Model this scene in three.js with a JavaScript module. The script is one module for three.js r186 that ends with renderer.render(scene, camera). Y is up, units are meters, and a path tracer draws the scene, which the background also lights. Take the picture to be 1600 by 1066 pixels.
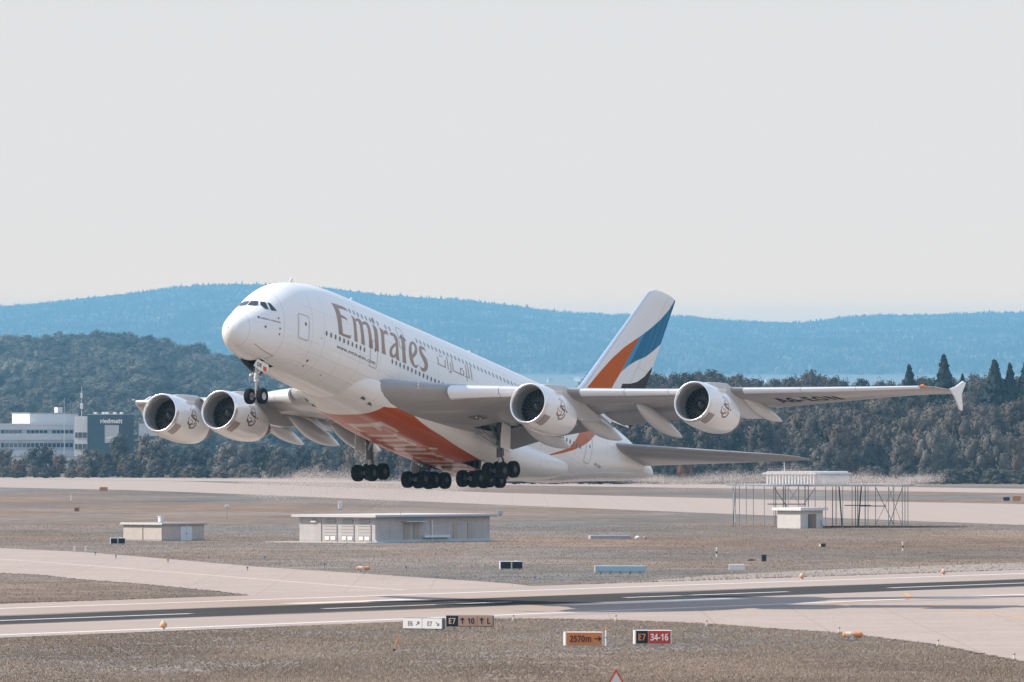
import * as THREE from 'three';
import { mergeGeometries } from 'three/addons/utils/BufferGeometryUtils.js';
import { FontLoader } from 'three/addons/loaders/FontLoader.js';
import { TextGeometry } from 'three/addons/geometries/TextGeometry.js';
import { RoundedBoxGeometry } from 'three/addons/geometries/RoundedBoxGeometry.js';

// ---------------------------------------------------------------- camera, sky, sun, exposure
const scene = new THREE.Scene();
const EYE = 13.614;                                   // terrace height above the runway
const camera = new THREE.PerspectiveCamera(5.0755, 1024 / 682, 1, 120000);
camera.position.set(0, EYE, 0);
camera.rotation.x = 0.012845;
const HAZE = 4.2e-5, HAZE_TOP = 740;
{
  const w = 1024, h = 2048, px = new Float32Array(w * h * 4);
  const stops = [[-90, .4, .38, .36], [-0.5, .45, .45, .45], [0, .508, .523, .538], [4, .508, .526, .546], [14, .525, .595, .68], [32, .44, .56, .75], [60, .32, .47, .76], [90, .27, .41, .72]];
  const glow = [.172, .4, .6];                    // what the low air itself gives back
  for (let j = 0; j < h; j++) {
    const e = ((j + .5) / h - .5) * 180; let k = 1; while (k < stops.length - 1 && stops[k][0] < e) k++;
    const a = stops[k - 1], b = stops[k], t = Math.min(1, Math.max(0, (e - a[0]) / (b[0] - a[0])));
    const el = Math.max(e, 1.1) * Math.PI / 180;
    const T = Math.exp(-HAZE * (HAZE_TOP - EYE) / Math.sin(el));
    const c = [0, 1, 2].map(i => { const v = a[i + 1] + (b[i + 1] - a[i + 1]) * t; return e > -.5 ? Math.max(.3, (v - (1 - T) * glow[i]) / T) : v; });
    for (let i = 0; i < w; i++) px.set([c[0], c[1], c[2], 1], (j * w + i) * 4);
  }
  const sky = new THREE.DataTexture(px, w, h, THREE.RGBAFormat, THREE.FloatType);
  sky.mapping = THREE.EquirectangularReflectionMapping; sky.magFilter = THREE.LinearFilter; sky.needsUpdate = true;
  scene.background = sky; scene.environment = sky;
}
const sun = new THREE.DirectionalLight(new THREE.Color().setRGB(1, .93, .84), 4.4);
{
  const el = 38.2 * Math.PI / 180, az = -1 * Math.PI / 180;
  const d = new THREE.Vector3(-Math.cos(el) * Math.cos(az), Math.sin(el), Math.cos(el) * Math.sin(az));
  sun.target.position.set(0, 0, -640); sun.position.copy(d).multiplyScalar(400).add(sun.target.position);
  sun.castShadow = true; sun.shadow.mapSize.set(4096, 4096);
  Object.assign(sun.shadow.camera, { left: -160, right: 160, top: 160, bottom: -160, near: 1, far: 1200 });
  scene.add(sun, sun.target);
}
scene.fog = new THREE.FogExp2(new THREE.Color().setRGB(.32, .72, 1), HAZE);
const renderer = new THREE.WebGLRenderer({ antialias: true });
renderer.toneMapping = THREE.LinearToneMapping;
renderer.toneMappingExposure = 1.45;
renderer.shadowMap.enabled = true;

// ---------------------------------------------------------------- helpers
let seedValue = 20231;
const rnd = () => { seedValue |= 0; seedValue = seedValue + 0x6D2B79F5 | 0; let t = Math.imul(seedValue ^ seedValue >>> 15, 1 | seedValue); t = t + Math.imul(t ^ t >>> 7, 61 | t) ^ t; return ((t ^ t >>> 14) >>> 0) / 4294967296; };
const rr = (a, b) => a + (b - a) * rnd();
const hash = (x, y) => { let n = Math.imul(x | 0, 374761393) + Math.imul(y | 0, 668265263) | 0; n = Math.imul(n ^ n >>> 13, 1274126177); return ((n ^ n >>> 16) >>> 0) / 4294967296; };
const sm = t => t * t * (3 - 2 * t);
function noise(x, y) { const i = Math.floor(x), j = Math.floor(y), u = sm(x - i), v = sm(y - j); return (hash(i, j) * (1 - u) + hash(i + 1, j) * u) * (1 - v) + (hash(i, j + 1) * (1 - u) + hash(i + 1, j + 1) * u) * v; }
function wrapNoise(x, y, px, py) { const i = Math.floor(x), j = Math.floor(y), u = sm(x - i), v = sm(y - j), m = (a, n) => ((a % n) + n) % n; const H = (a, b) => hash(m(a, px), m(b, py)); return (H(i, j) * (1 - u) + H(i + 1, j) * u) * (1 - v) + (H(i, j + 1) * (1 - u) + H(i + 1, j + 1) * u) * v; }
const fbm = (x, y, o = 4) => { let s = 0, a = .5, t = 0; for (let k = 0; k < o; k++) { s += a * noise(x, y); t += a; a *= .5; x = x * 2.03 + 17; y = y * 2.03 + 5; } return s / t; };
const names = new Map();
const numbered = n => { const k = names.get(n) || 0; names.set(n, k + 1); return k ? `${n}_${String(k).padStart(3, '0')}` : n; };
const lin = (r, g, b) => new THREE.Color().setRGB(r, g, b);
const mat = (c, roughness = .8, metalness = 0, extra = {}) => new THREE.MeshPhysicalMaterial({ color: Array.isArray(c) ? lin(...c) : c, roughness, metalness, specularIntensity: metalness ? 1 : .4, side: THREE.DoubleSide, ...extra });
const matte = (c, extra = {}) => mat(c, 1, 0, { specularIntensity: 0, ...extra });   // rough ground: no mirror gleam at flat angles
const gloss = (c, roughness = .35, coat = .6, extra = {}) => new THREE.MeshPhysicalMaterial({ color: Array.isArray(c) ? lin(...c) : c, roughness, clearcoat: coat, clearcoatRoughness: .08, side: THREE.DoubleSide, ...extra });
function part(parent, name, geo, m, label) { const o = new THREE.Mesh(geo, m); o.name = name; o.castShadow = o.receiveShadow = true; if (label) o.userData.label = label; parent.add(o); return o; }
function thing(name, label, category, pos = [0, 0, 0], turn = 0, group) { const g = new THREE.Group(); g.name = numbered(name); g.position.set(...pos); g.rotation.y = turn; g.userData = { label, category }; if (group) g.userData.group = group; scene.add(g); return g; }
function struct(name, geo, m) { const o = new THREE.Mesh(geo, m); o.name = numbered(name); o.userData.kind = 'structure'; o.receiveShadow = o.castShadow = true; scene.add(o); return o; }
function geoFrom(pos, idx, uv, normals) { const g = new THREE.BufferGeometry(); g.setAttribute('position', new THREE.Float32BufferAttribute(pos, 3)); if (uv) g.setAttribute('uv', new THREE.Float32BufferAttribute(uv, 2)); g.setIndex(idx); if (normals) g.setAttribute('normal', new THREE.Float32BufferAttribute(normals, 3)); else g.computeVertexNormals(); return g; }
const box = (w, h, d, x = 0, y = 0, z = 0, ry = 0) => { const g = new THREE.BoxGeometry(w, h, d); if (ry) g.rotateY(ry); return g.translate(x, y, z); };
const rbox = (w, h, d, x = 0, y = 0, z = 0, r = .03) => new RoundedBoxGeometry(w, h, d, 2, r).translate(x, y, z);
function rod(a, b, r0, r1 = r0, n = 10) { const A = new THREE.Vector3(...a), B = new THREE.Vector3(...b), d = B.clone().sub(A), g = new THREE.CylinderGeometry(r1, r0, d.length(), n); g.applyQuaternion(new THREE.Quaternion().setFromUnitVectors(new THREE.Vector3(0, 1, 0), d.normalize())); return g.translate((A.x + B.x) / 2, (A.y + B.y) / 2, (A.z + B.z) / 2); }
const merge = gs => mergeGeometries(gs.map(g => { const q = g.index ? g.toNonIndexed() : g; for (const k of Object.keys(q.attributes)) if (!['position', 'normal', 'uv'].includes(k)) q.deleteAttribute(k); if (!q.attributes.uv) q.setAttribute('uv', new THREE.Float32BufferAttribute(new Float32Array(q.attributes.position.count * 2), 2)); return q; }));
function interp(tab, x, c = 1) { if (x <= tab[0][0]) return tab[0][c]; for (let i = 1; i < tab.length; i++) if (x <= tab[i][0]) { const t = (x - tab[i - 1][0]) / (tab[i][0] - tab[i - 1][0]); return tab[i - 1][c] + t * (tab[i][c] - tab[i - 1][c]); } return tab[tab.length - 1][c]; }
function smooth(tab, x, c = 1, warp = v => v) {           // Hermite through the table, monotone slopes
  const X = tab.map(r => warp(r[0])), Y = tab.map(r => r[c]), q = warp(x), n = X.length;
  if (q <= X[0]) return Y[0]; if (q >= X[n - 1]) return Y[n - 1];
  let i = 1; while (X[i] < q) i++; i--;
  const d = k => (Y[k + 1] - Y[k]) / (X[k + 1] - X[k]);
  const m = k => k === 0 ? d(0) : k === n - 1 ? d(n - 2) : (d(k - 1) * d(k) <= 0 ? 0 : 2 / (1 / d(k - 1) + 1 / d(k)));
  const h = X[i + 1] - X[i], t = (q - X[i]) / h, t2 = t * t, t3 = t2 * t;
  return (2 * t3 - 3 * t2 + 1) * Y[i] + (t3 - 2 * t2 + t) * h * m(i) + (3 * t2 - 2 * t3) * Y[i + 1] + (t3 - t2) * h * m(i + 1);
}
function loft(secs, { closed = true, caps = false, skip, flip = false, uv } = {}) {
  const n = secs[0].length, pos = [], idx = [], uvs = [];
  secs.forEach((s, i) => s.forEach((p, j) => { pos.push(...p); if (uv) uvs.push(...uv(p, i, j)); }));
  for (let i = 0; i + 1 < secs.length; i++) for (let j = 0; j < (closed ? n : n - 1); j++) {
    if (skip && skip(i, j)) continue;
    const a = i * n + j, b = i * n + (j + 1) % n, c = a + n, d = b + n;
    flip ? idx.push(a, b, c, b, d, c) : idx.push(a, c, b, b, c, d);
  }
  if (caps) for (const i of [0, secs.length - 1]) {
    const c = secs[i].reduce((s, p) => [s[0] + p[0] / n, s[1] + p[1] / n, s[2] + p[2] / n], [0, 0, 0]), k = pos.length / 3; pos.push(...c); if (uv) uvs.push(...uv(c, i, 0));
    const base = pos.length / 3; secs[i].forEach((p, j) => { pos.push(...p); if (uv) uvs.push(...uv(p, i, j)); });
    for (let j = 0; j < n; j++) idx.push(k, base + j, base + (j + 1) % n);
  }
  return geoFrom(pos, idx, uv ? uvs : undefined);
}
function canvasMap(w, h, draw) { const c = document.createElement('canvas'); c.width = w; c.height = h; draw(c.getContext('2d'), w, h); const t = new THREE.CanvasTexture(c); t.colorSpace = THREE.SRGBColorSpace; t.anisotropy = 8; return t; }
function dataMap(w, h, fn, srgb = false) { const a = new Uint8Array(w * h * 4); for (let j = 0; j < h; j++) for (let i = 0; i < w; i++) { const c = fn(i, j, w, h), k = (j * w + i) * 4; for (let q = 0; q < 3; q++) a[k + q] = Math.max(0, Math.min(255, (Array.isArray(c) ? c[q] : c) * 255)); a[k + 3] = 255; } const t = new THREE.DataTexture(a, w, h); t.wrapS = t.wrapT = THREE.RepeatWrapping; t.magFilter = THREE.LinearFilter; t.minFilter = THREE.LinearMipmapLinearFilter; t.generateMipmaps = true; if (srgb) t.colorSpace = THREE.SRGBColorSpace; t.needsUpdate = true; return t; }
const enc = v => v <= .0031308 ? 12.92 * v : 1.055 * Math.pow(v, 1 / 2.4) - .055;
const font = await new FontLoader().loadAsync('fonts/droid/droid_sans_bold.typeface.json');
function lettering(s, size, depth = .02, stretch = 1) { const g = new TextGeometry(s, { font, size, depth, curveSegments: 4, bevelEnabled: false }); g.computeBoundingBox(); const b = g.boundingBox; g.translate(-(b.min.x + b.max.x) / 2, -(b.min.y + b.max.y) / 2, 0); g.scale(stretch, 1, 1); return g; }
function flat(pts, y) { const s = new THREE.Shape(pts.map(p => new THREE.Vector2(p[0], -p[1]))), g = new THREE.ShapeGeometry(s); g.rotateX(-Math.PI / 2); g.translate(0, y, 0); const p = g.attributes.position, u = []; for (let i = 0; i < p.count; i++) u.push(p.getX(i), p.getZ(i)); g.setAttribute('uv', new THREE.Float32BufferAttribute(u, 2)); return g; }

// ---------------------------------------------------------------- ground, runway, taxiways
const RW = { x: -5.416, z: -636.2, dx: .49743, dz: -.8675, nx: .8675, nz: .49743 };
const onRunway = (s, u) => [RW.x + RW.dx * s + RW.nx * u, RW.z + RW.dz * s + RW.nz * u];
const grassMap = dataMap(2048, 2048, (i, j) => {
  const a = wrapNoise(i / 2, j / 2, 1024, 1024), b = wrapNoise(i / 8, j / 8, 256, 256), c = wrapNoise(i / 32, j / 32, 64, 64), d = wrapNoise(i / 128, j / 128, 16, 16), f = hash(i, j);
  const v = .34 + .16 * a + .2 * b + .34 * c + .3 * d + .14 * (f - .5), straw = Math.max(0, c - .55) * .5;
  return [enc(.235 * v + .08 * straw), enc(.186 * v + .06 * straw), enc(.151 * v + .04 * straw)];
}, true);
grassMap.repeat.set(1 / 91, 1 / 91);
{
  const xs = [-60000, -20000, -6000, -2000, -900, -420], zs = [3000, 0, -200, -330];
  for (let x = -360; x <= 360; x += 6) xs.push(x); xs.push(420, 900, 2000, 6000, 20000, 60000);
  for (let z = -380; z > -1500; z -= 7) zs.push(z); for (let z = -1510; z > -3200; z -= 22) zs.push(z); zs.push(-3600, -4500, -6000, -9000, -14000, -22000, -34000, -60000);
  const pos = [], col = [], uv = [], idx = [];
  for (const z of zs) for (const x of xs) {
    pos.push(x, 0, z); uv.push(x, z);
    const s = (x - RW.x) * RW.dx + (z - RW.z) * RW.dz, u = (x - RW.x) * RW.nx + (z - RW.z) * RW.nz;
    const n = fbm(s / 130 + 3, u / 60 + 40, 3), m = fbm(x / 24 + 9, z / 75, 4), k = .56 + .42 * n + .5 * m, warm = (fbm(x / 60 + 50, z / 130 + 8, 3) - .5) * .55;
    col.push(k * (1 + warm), k, k * (1 - warm * .8));
  }
  const n = xs.length; for (let j = 0; j + 1 < zs.length; j++) for (let i = 0; i + 1 < n; i++) { const a = j * n + i; idx.push(a, a + 1, a + n, a + 1, a + n + 1, a + n); }
  const g = geoFrom(pos, idx, uv); g.setAttribute('color', new THREE.Float32BufferAttribute(col, 3));
  const nn = g.attributes.normal; for (let i = 0; i < nn.count; i++) nn.setXYZ(i, 0, 1, 0);
  struct('ground', g, matte([1, 1, 1], { map: grassMap, vertexColors: true }));
}
const concreteTone = (a, b, c) => [enc(.385 * a), enc(.306 * b), enc(.256 * c)];
const concreteMap = dataMap(1024, 1024, (i, j) => {
  const a = wrapNoise(i / 3, j / 30, 341, 34), b = wrapNoise(i / 60, j / 60, 17, 17), c = wrapNoise(i / 14, j / 14, 73, 73), v = .9 + .08 * a + .1 * b + .06 * c + .05 * (hash(i, j) - .5);
  const joint = (i % 128 < 1 || j % 128 < 1) ? .7 : 1; return concreteTone(v * joint, v * joint, v * joint);
}, true);
concreteMap.repeat.set(1 / 60, 1 / 60);
const concrete = matte([1, 1, 1], { map: concreteMap });
const runwayMap = dataMap(1024, 2048, (i, j, w, h) => {
  const u = -33 + 61 * (i + .5) / w;
  const a = wrapNoise(i / 2.2, j / 90, 465, 23), b = wrapNoise(i / 9, j / 260, 114, 8), c = wrapNoise(i / 70, j / 120, 15, 17), f = hash(i, j);
  let v = .9 + .1 * a + .08 * c + .05 * (f - .5);
  const edge = Math.abs(u + 1) - 8.4 + 1.6 * (a - .5) + 2.6 * (b - .5), rub = sm(Math.min(1, Math.max(0, .5 - edge / 1.8)));
  const wear = .93 + .07 * wrapNoise(i / 4, j / 60, 256, 34); const k = rub * wear;
  const joint = (Math.abs(((u + 33) % 7.5) - 7.4) < .05 || j % 103 < 1) ? .86 : 1;
  return [enc((.385 * v * (1 - k) + .058 * k) * joint), enc((.306 * v * (1 - k) + .056 * k) * joint), enc((.256 * v * (1 - k) + .054 * k) * joint)];
}, true);
const sheet = (s0, s1, u0, u1, y, n = 1, uvOf) => { const pos = [], uv = [], idx = []; for (let k = 0; k <= n; k++) for (const u of [u0, u1]) { const s = s0 + (s1 - s0) * k / n, p = onRunway(s, u); pos.push(p[0], y, p[1]); uv.push(...(uvOf ? uvOf(s, u) : [s, u])); } for (let k = 0; k < n; k++) { const a = 2 * k; idx.push(a, a + 1, a + 2, a + 1, a + 3, a + 2); } return geoFrom(pos, idx, uv); };
const runway = struct('runway', sheet(-420, 1500, -33, 28, .03, 1, (s, u) => [(u + 33) / 61, s / 220]), matte([1, 1, 1], { map: runwayMap }));
const paintMap = dataMap(256, 256, (i, j) => { const a = wrapNoise(i / 3, j / 3, 85, 85), b = wrapNoise(i / 20, j / 20, 13, 13); return .8 + .2 * a - .2 * Math.max(0, b - .55); });
paintMap.repeat.set(.25, .25);
const white = matte([.74, .69, .65], { map: paintMap }), yellow = matte([.6, .36, .19], { map: paintMap }), palePaint = matte([.58, .48, .41], { map: paintMap });
const line = (name, s0, s1, u0, u1, m = white, y = .038) => part(runway, name, sheet(s0, s1, u0, u1, y, Math.max(1, Math.round((s1 - s0) / 40))), m);
line('edge_line', -420, 1500, 23.1, 24.2); line('edge_line', -420, 1500, -23.4, -22.3);
for (let k = -6; k < 20; k++) line('centre_line_dash', -19.6 + 50 * k, 10.4 + 50 * k, -.42, .42);
line('aiming_point_bar', -5, 15, -13.4, -10.8); line('aiming_point_bar', 1, 32, 9, 11.8);
const poly = (pts, y) => flat(pts.map(p => onRunway(...p)), y);
const taxiNear = struct('taxiway', poly([[-47, 27.9], [-41, 30], [-40.5, 34], [-42, 39], [-48, 50], [-59, 61.5], [-68, 72], [-93, 92], [-112, 105], [-125, 114], [-170, 148], [60, 230], [150, 110], [170, 27.9]], .018), concrete);
const taxiFar = struct('taxiway', poly([[10, -32.9], [23, -33.4], [36, -44.6], [58, -65.3], [66, -73], [82, -90], [101, -107], [106, -115], [118, -134], [160, -190], [340, -330], [257, -215], [238, -192], [213, -168], [153, -113], [108, -67], [83, -41.6], [72, -32.9]], .018), concrete);
function stripe(parent, name, pts, w, y, m) { const C = new THREE.CatmullRomCurve3(pts.map(p => { const q = onRunway(...p); return new THREE.Vector3(q[0], y, q[1]); })), n = 40, pos = [], idx = [], uv = []; for (let k = 0; k <= n; k++) { const p = C.getPoint(k / n), t = C.getTangent(k / n); const nx = -t.z, nz = t.x; pos.push(p.x + nx * w / 2, y, p.z + nz * w / 2, p.x - nx * w / 2, y, p.z - nz * w / 2); uv.push(k, 0, k, w); if (k < n) { const a = 2 * k; idx.push(a, a + 1, a + 2, a + 1, a + 3, a + 2); } } return part(parent, name, geoFrom(pos, idx, uv), m); }
stripe(taxiNear, 'centre_line', [[-60, 92], [-19.8, 62.7], [-3.9, 51], [9.3, 41.5], [18, 35.5]], .5, .024, yellow);
stripe(runway, 'lead_off_line', [[16, 27], [26, 24.9], [34, 24.9], [43, 21], [60, 12]], .4, .046, yellow);
stripe(taxiFar, 'centre_line', [[200, -184], [169.9, -152.2], [123.7, -106.7], [91.3, -74.9], [62, -46], [50, -33.5]], .9, .024, palePaint);
for (const [a, b] of [[-122.9, -117.5], [-116, -112.5], [-111, -105], [-100, -95], [-93, -86]]) stripe(taxiFar, 'holding_line_dash', [[131 + (a + 122) * .1, a], [131 + (b + 122) * .1, (a + b) / 2], [131.5 + (b + 122) * .1, b]], .9, .024, yellow);
const vergeMap = dataMap(512, 512, (i, j) => { const a = wrapNoise(i / 2, j / 2, 256, 256), b = wrapNoise(i / 16, j / 16, 32, 32), v = .72 + .22 * a + .22 * b + .16 * (hash(i, j) - .5); return [enc(.34 * v), enc(.28 * v), enc(.235 * v)]; }, true); vergeMap.repeat.set(1 / 24, 1 / 24);
struct('verge', poly([[84, -33.2], [100, -37], [116, -41], [130, -46], [170, -52], [240, -56], [400, -52], [700, -44], [700, -33.2]], .012), matte([1, 1, 1], { map: vergeMap }));
struct('far_taxiway', flat([[-700, -3500], [-245, -2949], [-189, -2846], [-89, -2683], [0, -2499], [77, -2322], [142, -2140], [171, -2059], [260, -1800], [235, -1660], [157, -1892], [130, -1960], [71, -2126], [0, -2305], [-79, -2499], [-107, -2536], [-330, -3020]], .02), concrete);
struct('far_runway', flat([[-330, -3040], [-107, -2520], [-78, -2355], [0, -1960], [58, -1751], [108, -1629], [132, -1581], [190, -1450], [150, -1040], [97, -1165], [82, -1226], [46, -1381], [25, -1481], [0, -1597], [-63, -1903], [-104, -2085], [-146, -2197], [-196, -2355], [-420, -2900]], .026), concrete);
// dry grass tufts standing on the near fields
{
  const blades = []; for (let k = 0; k < 6; k++) { const a = k * 1.05 + .3, l = .7 + .3 * hash(k, 3), b = .24 + .1 * hash(k, 9), r = .05; blades.push([Math.cos(a) * r - Math.sin(a) * .03, 0, Math.sin(a) * r + Math.cos(a) * .03, Math.cos(a) * r + Math.sin(a) * .03, 0, Math.sin(a) * r - Math.cos(a) * .03, Math.cos(a) * b, l, Math.sin(a) * b]); }
  const pos = blades.flat(), g = geoFrom(pos, [...Array(pos.length / 3).keys()]);
  { const nn = g.attributes.normal, pp = g.attributes.position; for (let i = 0; i < nn.count; i++) { const v = new THREE.Vector3(pp.getX(i), .5, pp.getZ(i)).normalize(); nn.setXYZ(i, v.x, v.y, v.z); } }
  const paved = [[-47, 27.9], [-41, 30], [-40.5, 34], [-42, 39], [-48, 50], [-59, 61.5], [-68, 72], [-93, 92], [-112, 105], [-125, 114], [-170, 148], [60, 230], [150, 110], [170, 27.9]], paved2 = [[10, -32.9], [23, -33.4], [36, -44.6], [58, -65.3], [66, -73], [82, -90], [101, -107], [106, -115], [118, -134], [160, -190], [340, -330], [257, -215], [238, -192], [213, -168], [153, -113], [108, -67], [83, -41.6], [72, -32.9]];
  const inside = (P, s, u) => { let c = false; for (let i = 0, j = P.length - 1; i < P.length; j = i++) if ((P[i][1] > u) !== (P[j][1] > u) && s < (P[j][0] - P[i][0]) * (u - P[i][1]) / (P[j][1] - P[i][1]) + P[i][0]) c = !c; return c; };
  const N = 150000, im = new THREE.InstancedMesh(g, matte([1, 1, 1]), N), M = new THREE.Matrix4(), Q = new THREE.Quaternion(), Y = new THREE.Vector3(0, 1, 0); let c = 0;
  while (c < N) {
    const t = rnd(), d = c < 110000 ? 395 + 190 * t : 640 + 600 * t, x = rr(-1, 1) * (d * .069 + 6);
    const s = (x - RW.x) * RW.dx + (-d - RW.z) * RW.dz, u = (x - RW.x) * RW.nx + (-d - RW.z) * RW.nz;
    if (u > -33.4 && u < 28.3) continue; if (inside(paved, s, u) || inside(paved2, s, u)) continue;
    const n = fbm(x / 5 + 20, d / 9, 3); if (rnd() > .25 + n * 1.1) continue;
    const hgt = rr(.06, .17) * (.6 + n) * (d > 600 ? 1.3 : 1); Q.setFromAxisAngle(Y, rr(0, 6.3)); M.compose(new THREE.Vector3(x, 0, -d), Q, new THREE.Vector3(rr(.25, .55), hgt, rr(.25, .55))); im.setMatrixAt(c, M);
    const k = rr(.55, 1.35) * (.68 + .64 * fbm(x / 12 + 70, d / 38, 3)), w = rr(-.03, .04); im.setColorAt(c, lin(.46 * k + w, .365 * k + w * .5, .3 * k)); c++;
  }
  im.name = 'dry_grass'; im.userData = { kind: 'stuff', label: 'short dry grass covering the airfield beside the runway', category: 'grass' }; im.castShadow = im.receiveShadow = true; scene.add(im);
  const rims = [], along = (P, n, hmin, hmax) => { for (let q = 0; q + 1 < P.length; q++) { const L = Math.hypot(P[q + 1][0] - P[q][0], P[q + 1][1] - P[q][1]); for (let k = 0; k < L * n; k++) { const t = rnd(), p = onRunway(P[q][0] + (P[q + 1][0] - P[q][0]) * t, P[q][1] + (P[q + 1][1] - P[q][1]) * t); rims.push([p[0] + rr(-.25, .25), p[1] + rr(-.25, .25), rr(hmin, hmax)]); } } };
  along([[-40, -33.4], [8, -33.4]], 4, .08, .2); along([[84, -33.5], [330, -33.5]], 4, .08, .18); along(paved2.slice(1, 8), 1.4, .05, .12); along(paved.slice(0, 11), 3, .05, .14);
  const rm = new THREE.InstancedMesh(g, matte([1, 1, 1]), rims.length); rims.forEach(([x, z, h], i) => { Q.setFromAxisAngle(Y, rr(0, 6.3)); M.compose(new THREE.Vector3(x, 0, z), Q, new THREE.Vector3(rr(.4, .9), h, rr(.4, .9))); rm.setMatrixAt(i, M); const k = rr(.5, 1); rm.setColorAt(i, lin(.2 * k, .16 * k, .13 * k)); });  // rim tufts tinted darker to stand in for shade along the grass edge
  rm.name = 'edge_grass'; rm.userData = { kind: 'stuff', label: 'ragged grass along the pavement edges, edge shade put into its dark colour', category: 'grass' }; scene.add(rm);
}

// ---------------------------------------------------------------- trees
function leafCrown(seed, kind) {                       // unit crown: about 1 wide, 1 tall, base at 0
  seedValue = seed; const pos = [], nor = [], idx = [];
  const leaf = (c, out, size) => {
    const n = new THREE.Vector3(out.x + rr(-.9, .9), out.y + rr(-.7, .9), out.z + rr(-.9, .9)).normalize(), a = new THREE.Vector3(rr(-1, 1), rr(-1, 1), rr(-1, 1)).cross(n).normalize(), b = n.clone().cross(a), k = pos.length / 3;
    const s = size * rr(.6, 1.3), t = s * rr(.5, .9);
    for (const [p, q] of [[-1, -.3], [0, -1], [1, .2], [.1, 1]]) pos.push(c.x + a.x * s * p + b.x * t * q, c.y + a.y * s * p + b.y * t * q, c.z + a.z * s * p + b.z * t * q);
    const m = n.multiplyScalar(.55).add(out).normalize(); for (let i = 0; i < 4; i++) nor.push(m.x, m.y, m.z);
    idx.push(k, k + 1, k + 2, k, k + 2, k + 3);
  };
  if (kind === 'conifer') {
    for (let k = 0; k < 2000; k++) { const t = Math.pow(rnd(), .8), y = .06 + .94 * t, tier = .55 + .45 * ((1 - t) * 9 % 1), r = (.5 * (1 - t) + .015) * tier * Math.sqrt(rr(.25, 1)), a = rr(0, 6.283); leaf(new THREE.Vector3(Math.cos(a) * r, y - r * .22, Math.sin(a) * r), new THREE.Vector3(Math.cos(a), .35, Math.sin(a)).normalize(), .036); }
  } else {
    const tall = kind === 'tall', lobes = []; const nl = tall ? 20 : 13, flatten = tall ? .56 : .92;
    for (let k = 0; k < nl; k++) { const a = k * 2.4 + rr(-.4, .4), t = (k + .5) / nl, y = tall ? .17 + .66 * t : .2 + .52 * t, rad = (tall ? .2 : .29) * Math.sqrt(Math.max(.05, 1 - Math.pow(Math.abs(t - .35), 1.5) * 1.3)) * rr(.6, 1.1); lobes.push([new THREE.Vector3(Math.cos(a) * rad, y, Math.sin(a) * rad), rr(.13, .24) * (tall ? .92 : 1) * (1 - .2 * t)]); }
    if (kind === 'bush') for (let k = 0; k < 6; k++) { const a = k * 1.05; lobes.push([new THREE.Vector3(Math.cos(a) * .32, rr(.1, .2), Math.sin(a) * .32), rr(.16, .22)]); }
    for (const [c, r] of lobes) {
      const ico = new THREE.IcosahedronGeometry(r * .6, 1), ip = ico.attributes.position, k0 = pos.length / 3;
      for (let i = 0; i < ip.count; i++) { const v = new THREE.Vector3(ip.getX(i), ip.getY(i), ip.getZ(i)), o = v.clone().normalize(), q = 1 + .36 * (noise(o.x * 3.1 + c.x * 40 + 50, o.y * 3.1 + o.z * 2.3 + c.y * 40 + 50) - .5); v.multiplyScalar(q); pos.push(c.x + v.x, c.y + v.y * flatten, c.z + v.z); const w = o.clone(); w.x += .5 * (noise(o.x * 7 + 60, o.y * 7 + o.z * 5 + 60) - .5); w.y += .5 * (noise(o.y * 7 + 90, o.x * 7 + o.z * 5 + 20) - .5); w.normalize(); nor.push(w.x, w.y, w.z); idx.push(k0 + i); }
      const n = Math.round(210 * (r / .18) ** 2), f0 = rr(0, 50); for (let k = 0; k < n; k++) { const o = new THREE.Vector3(rr(-1, 1), rr(-1, 1), rr(-1, 1)).normalize(); if (o.y < -.6) continue; const q = r * (.72 + .62 * noise(o.x * 2.6 + f0, o.y * 2.6 + o.z * 2.1 + f0) * rr(.55, 1.15)); leaf(new THREE.Vector3(c.x + o.x * q, c.y + o.y * q * flatten, c.z + o.z * q), o, .02); }
    }
  }
  return geoFrom(pos, idx, undefined, nor);
}
function trunkGeo(seed, top = .55) { seedValue = seed; const g = [rod([0, -.02, 0], [rr(-.01, .01), top, rr(-.01, .01)], .026, .012, 7)]; for (let k = 0; k < 5; k++) { const a = k * 1.3 + rr(0, .5), y = rr(.2, .42); g.push(rod([0, y, 0], [Math.cos(a) * .2, y + rr(.12, .25), Math.sin(a) * .2], .011, .004, 5)); } return merge(g); }
const crowns = { broad: [1, 2, 3, 4].map(k => leafCrown(k * 77, 'broad')), tall: [5, 6, 7].map(k => leafCrown(k * 77, 'tall')), bush: [8, 9, 10].map(k => leafCrown(k * 77, 'bush')), conifer: [11, 12].map(k => leafCrown(k * 77, 'conifer')) };
const trunks = [trunkGeo(4), trunkGeo(9)], spireTrunk = merge([rod([0, -.02, 0], [0, .97, 0], .018, .003, 6)]);
const leafMat = (r, g, b) => new THREE.MeshPhysicalMaterial({ color: lin(r, g, b), roughness: .9, transmission: .12, thickness: 0, side: THREE.DoubleSide, specularIntensity: .3 });
const foliage = { grey: leafMat(.125, .108, .09), brown: leafMat(.15, .108, .082), olive: leafMat(.09, .085, .07), dark: leafMat(.055, .056, .05), pale: leafMat(.16, .14, .12), rust: leafMat(.2, .1, .055), fir: leafMat(.032, .04, .038) };
const bark = mat([.09, .075, .062], .95);
function plant(name, label, category, group, crown, m, x, z, w, h, turn = 0, y = 0) {
  const t = thing(name, label, category, [x, y, z], turn, group);
  const c = part(t, 'crown', crown, m); c.scale.set(w, h, w * .95);
  const k = part(t, 'trunk', crowns.conifer.includes(crown) ? spireTrunk : trunks[Math.abs(Math.round(x)) % 2], bark); k.scale.set(h * .8, h, h * .8);
  return t;
}
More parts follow.
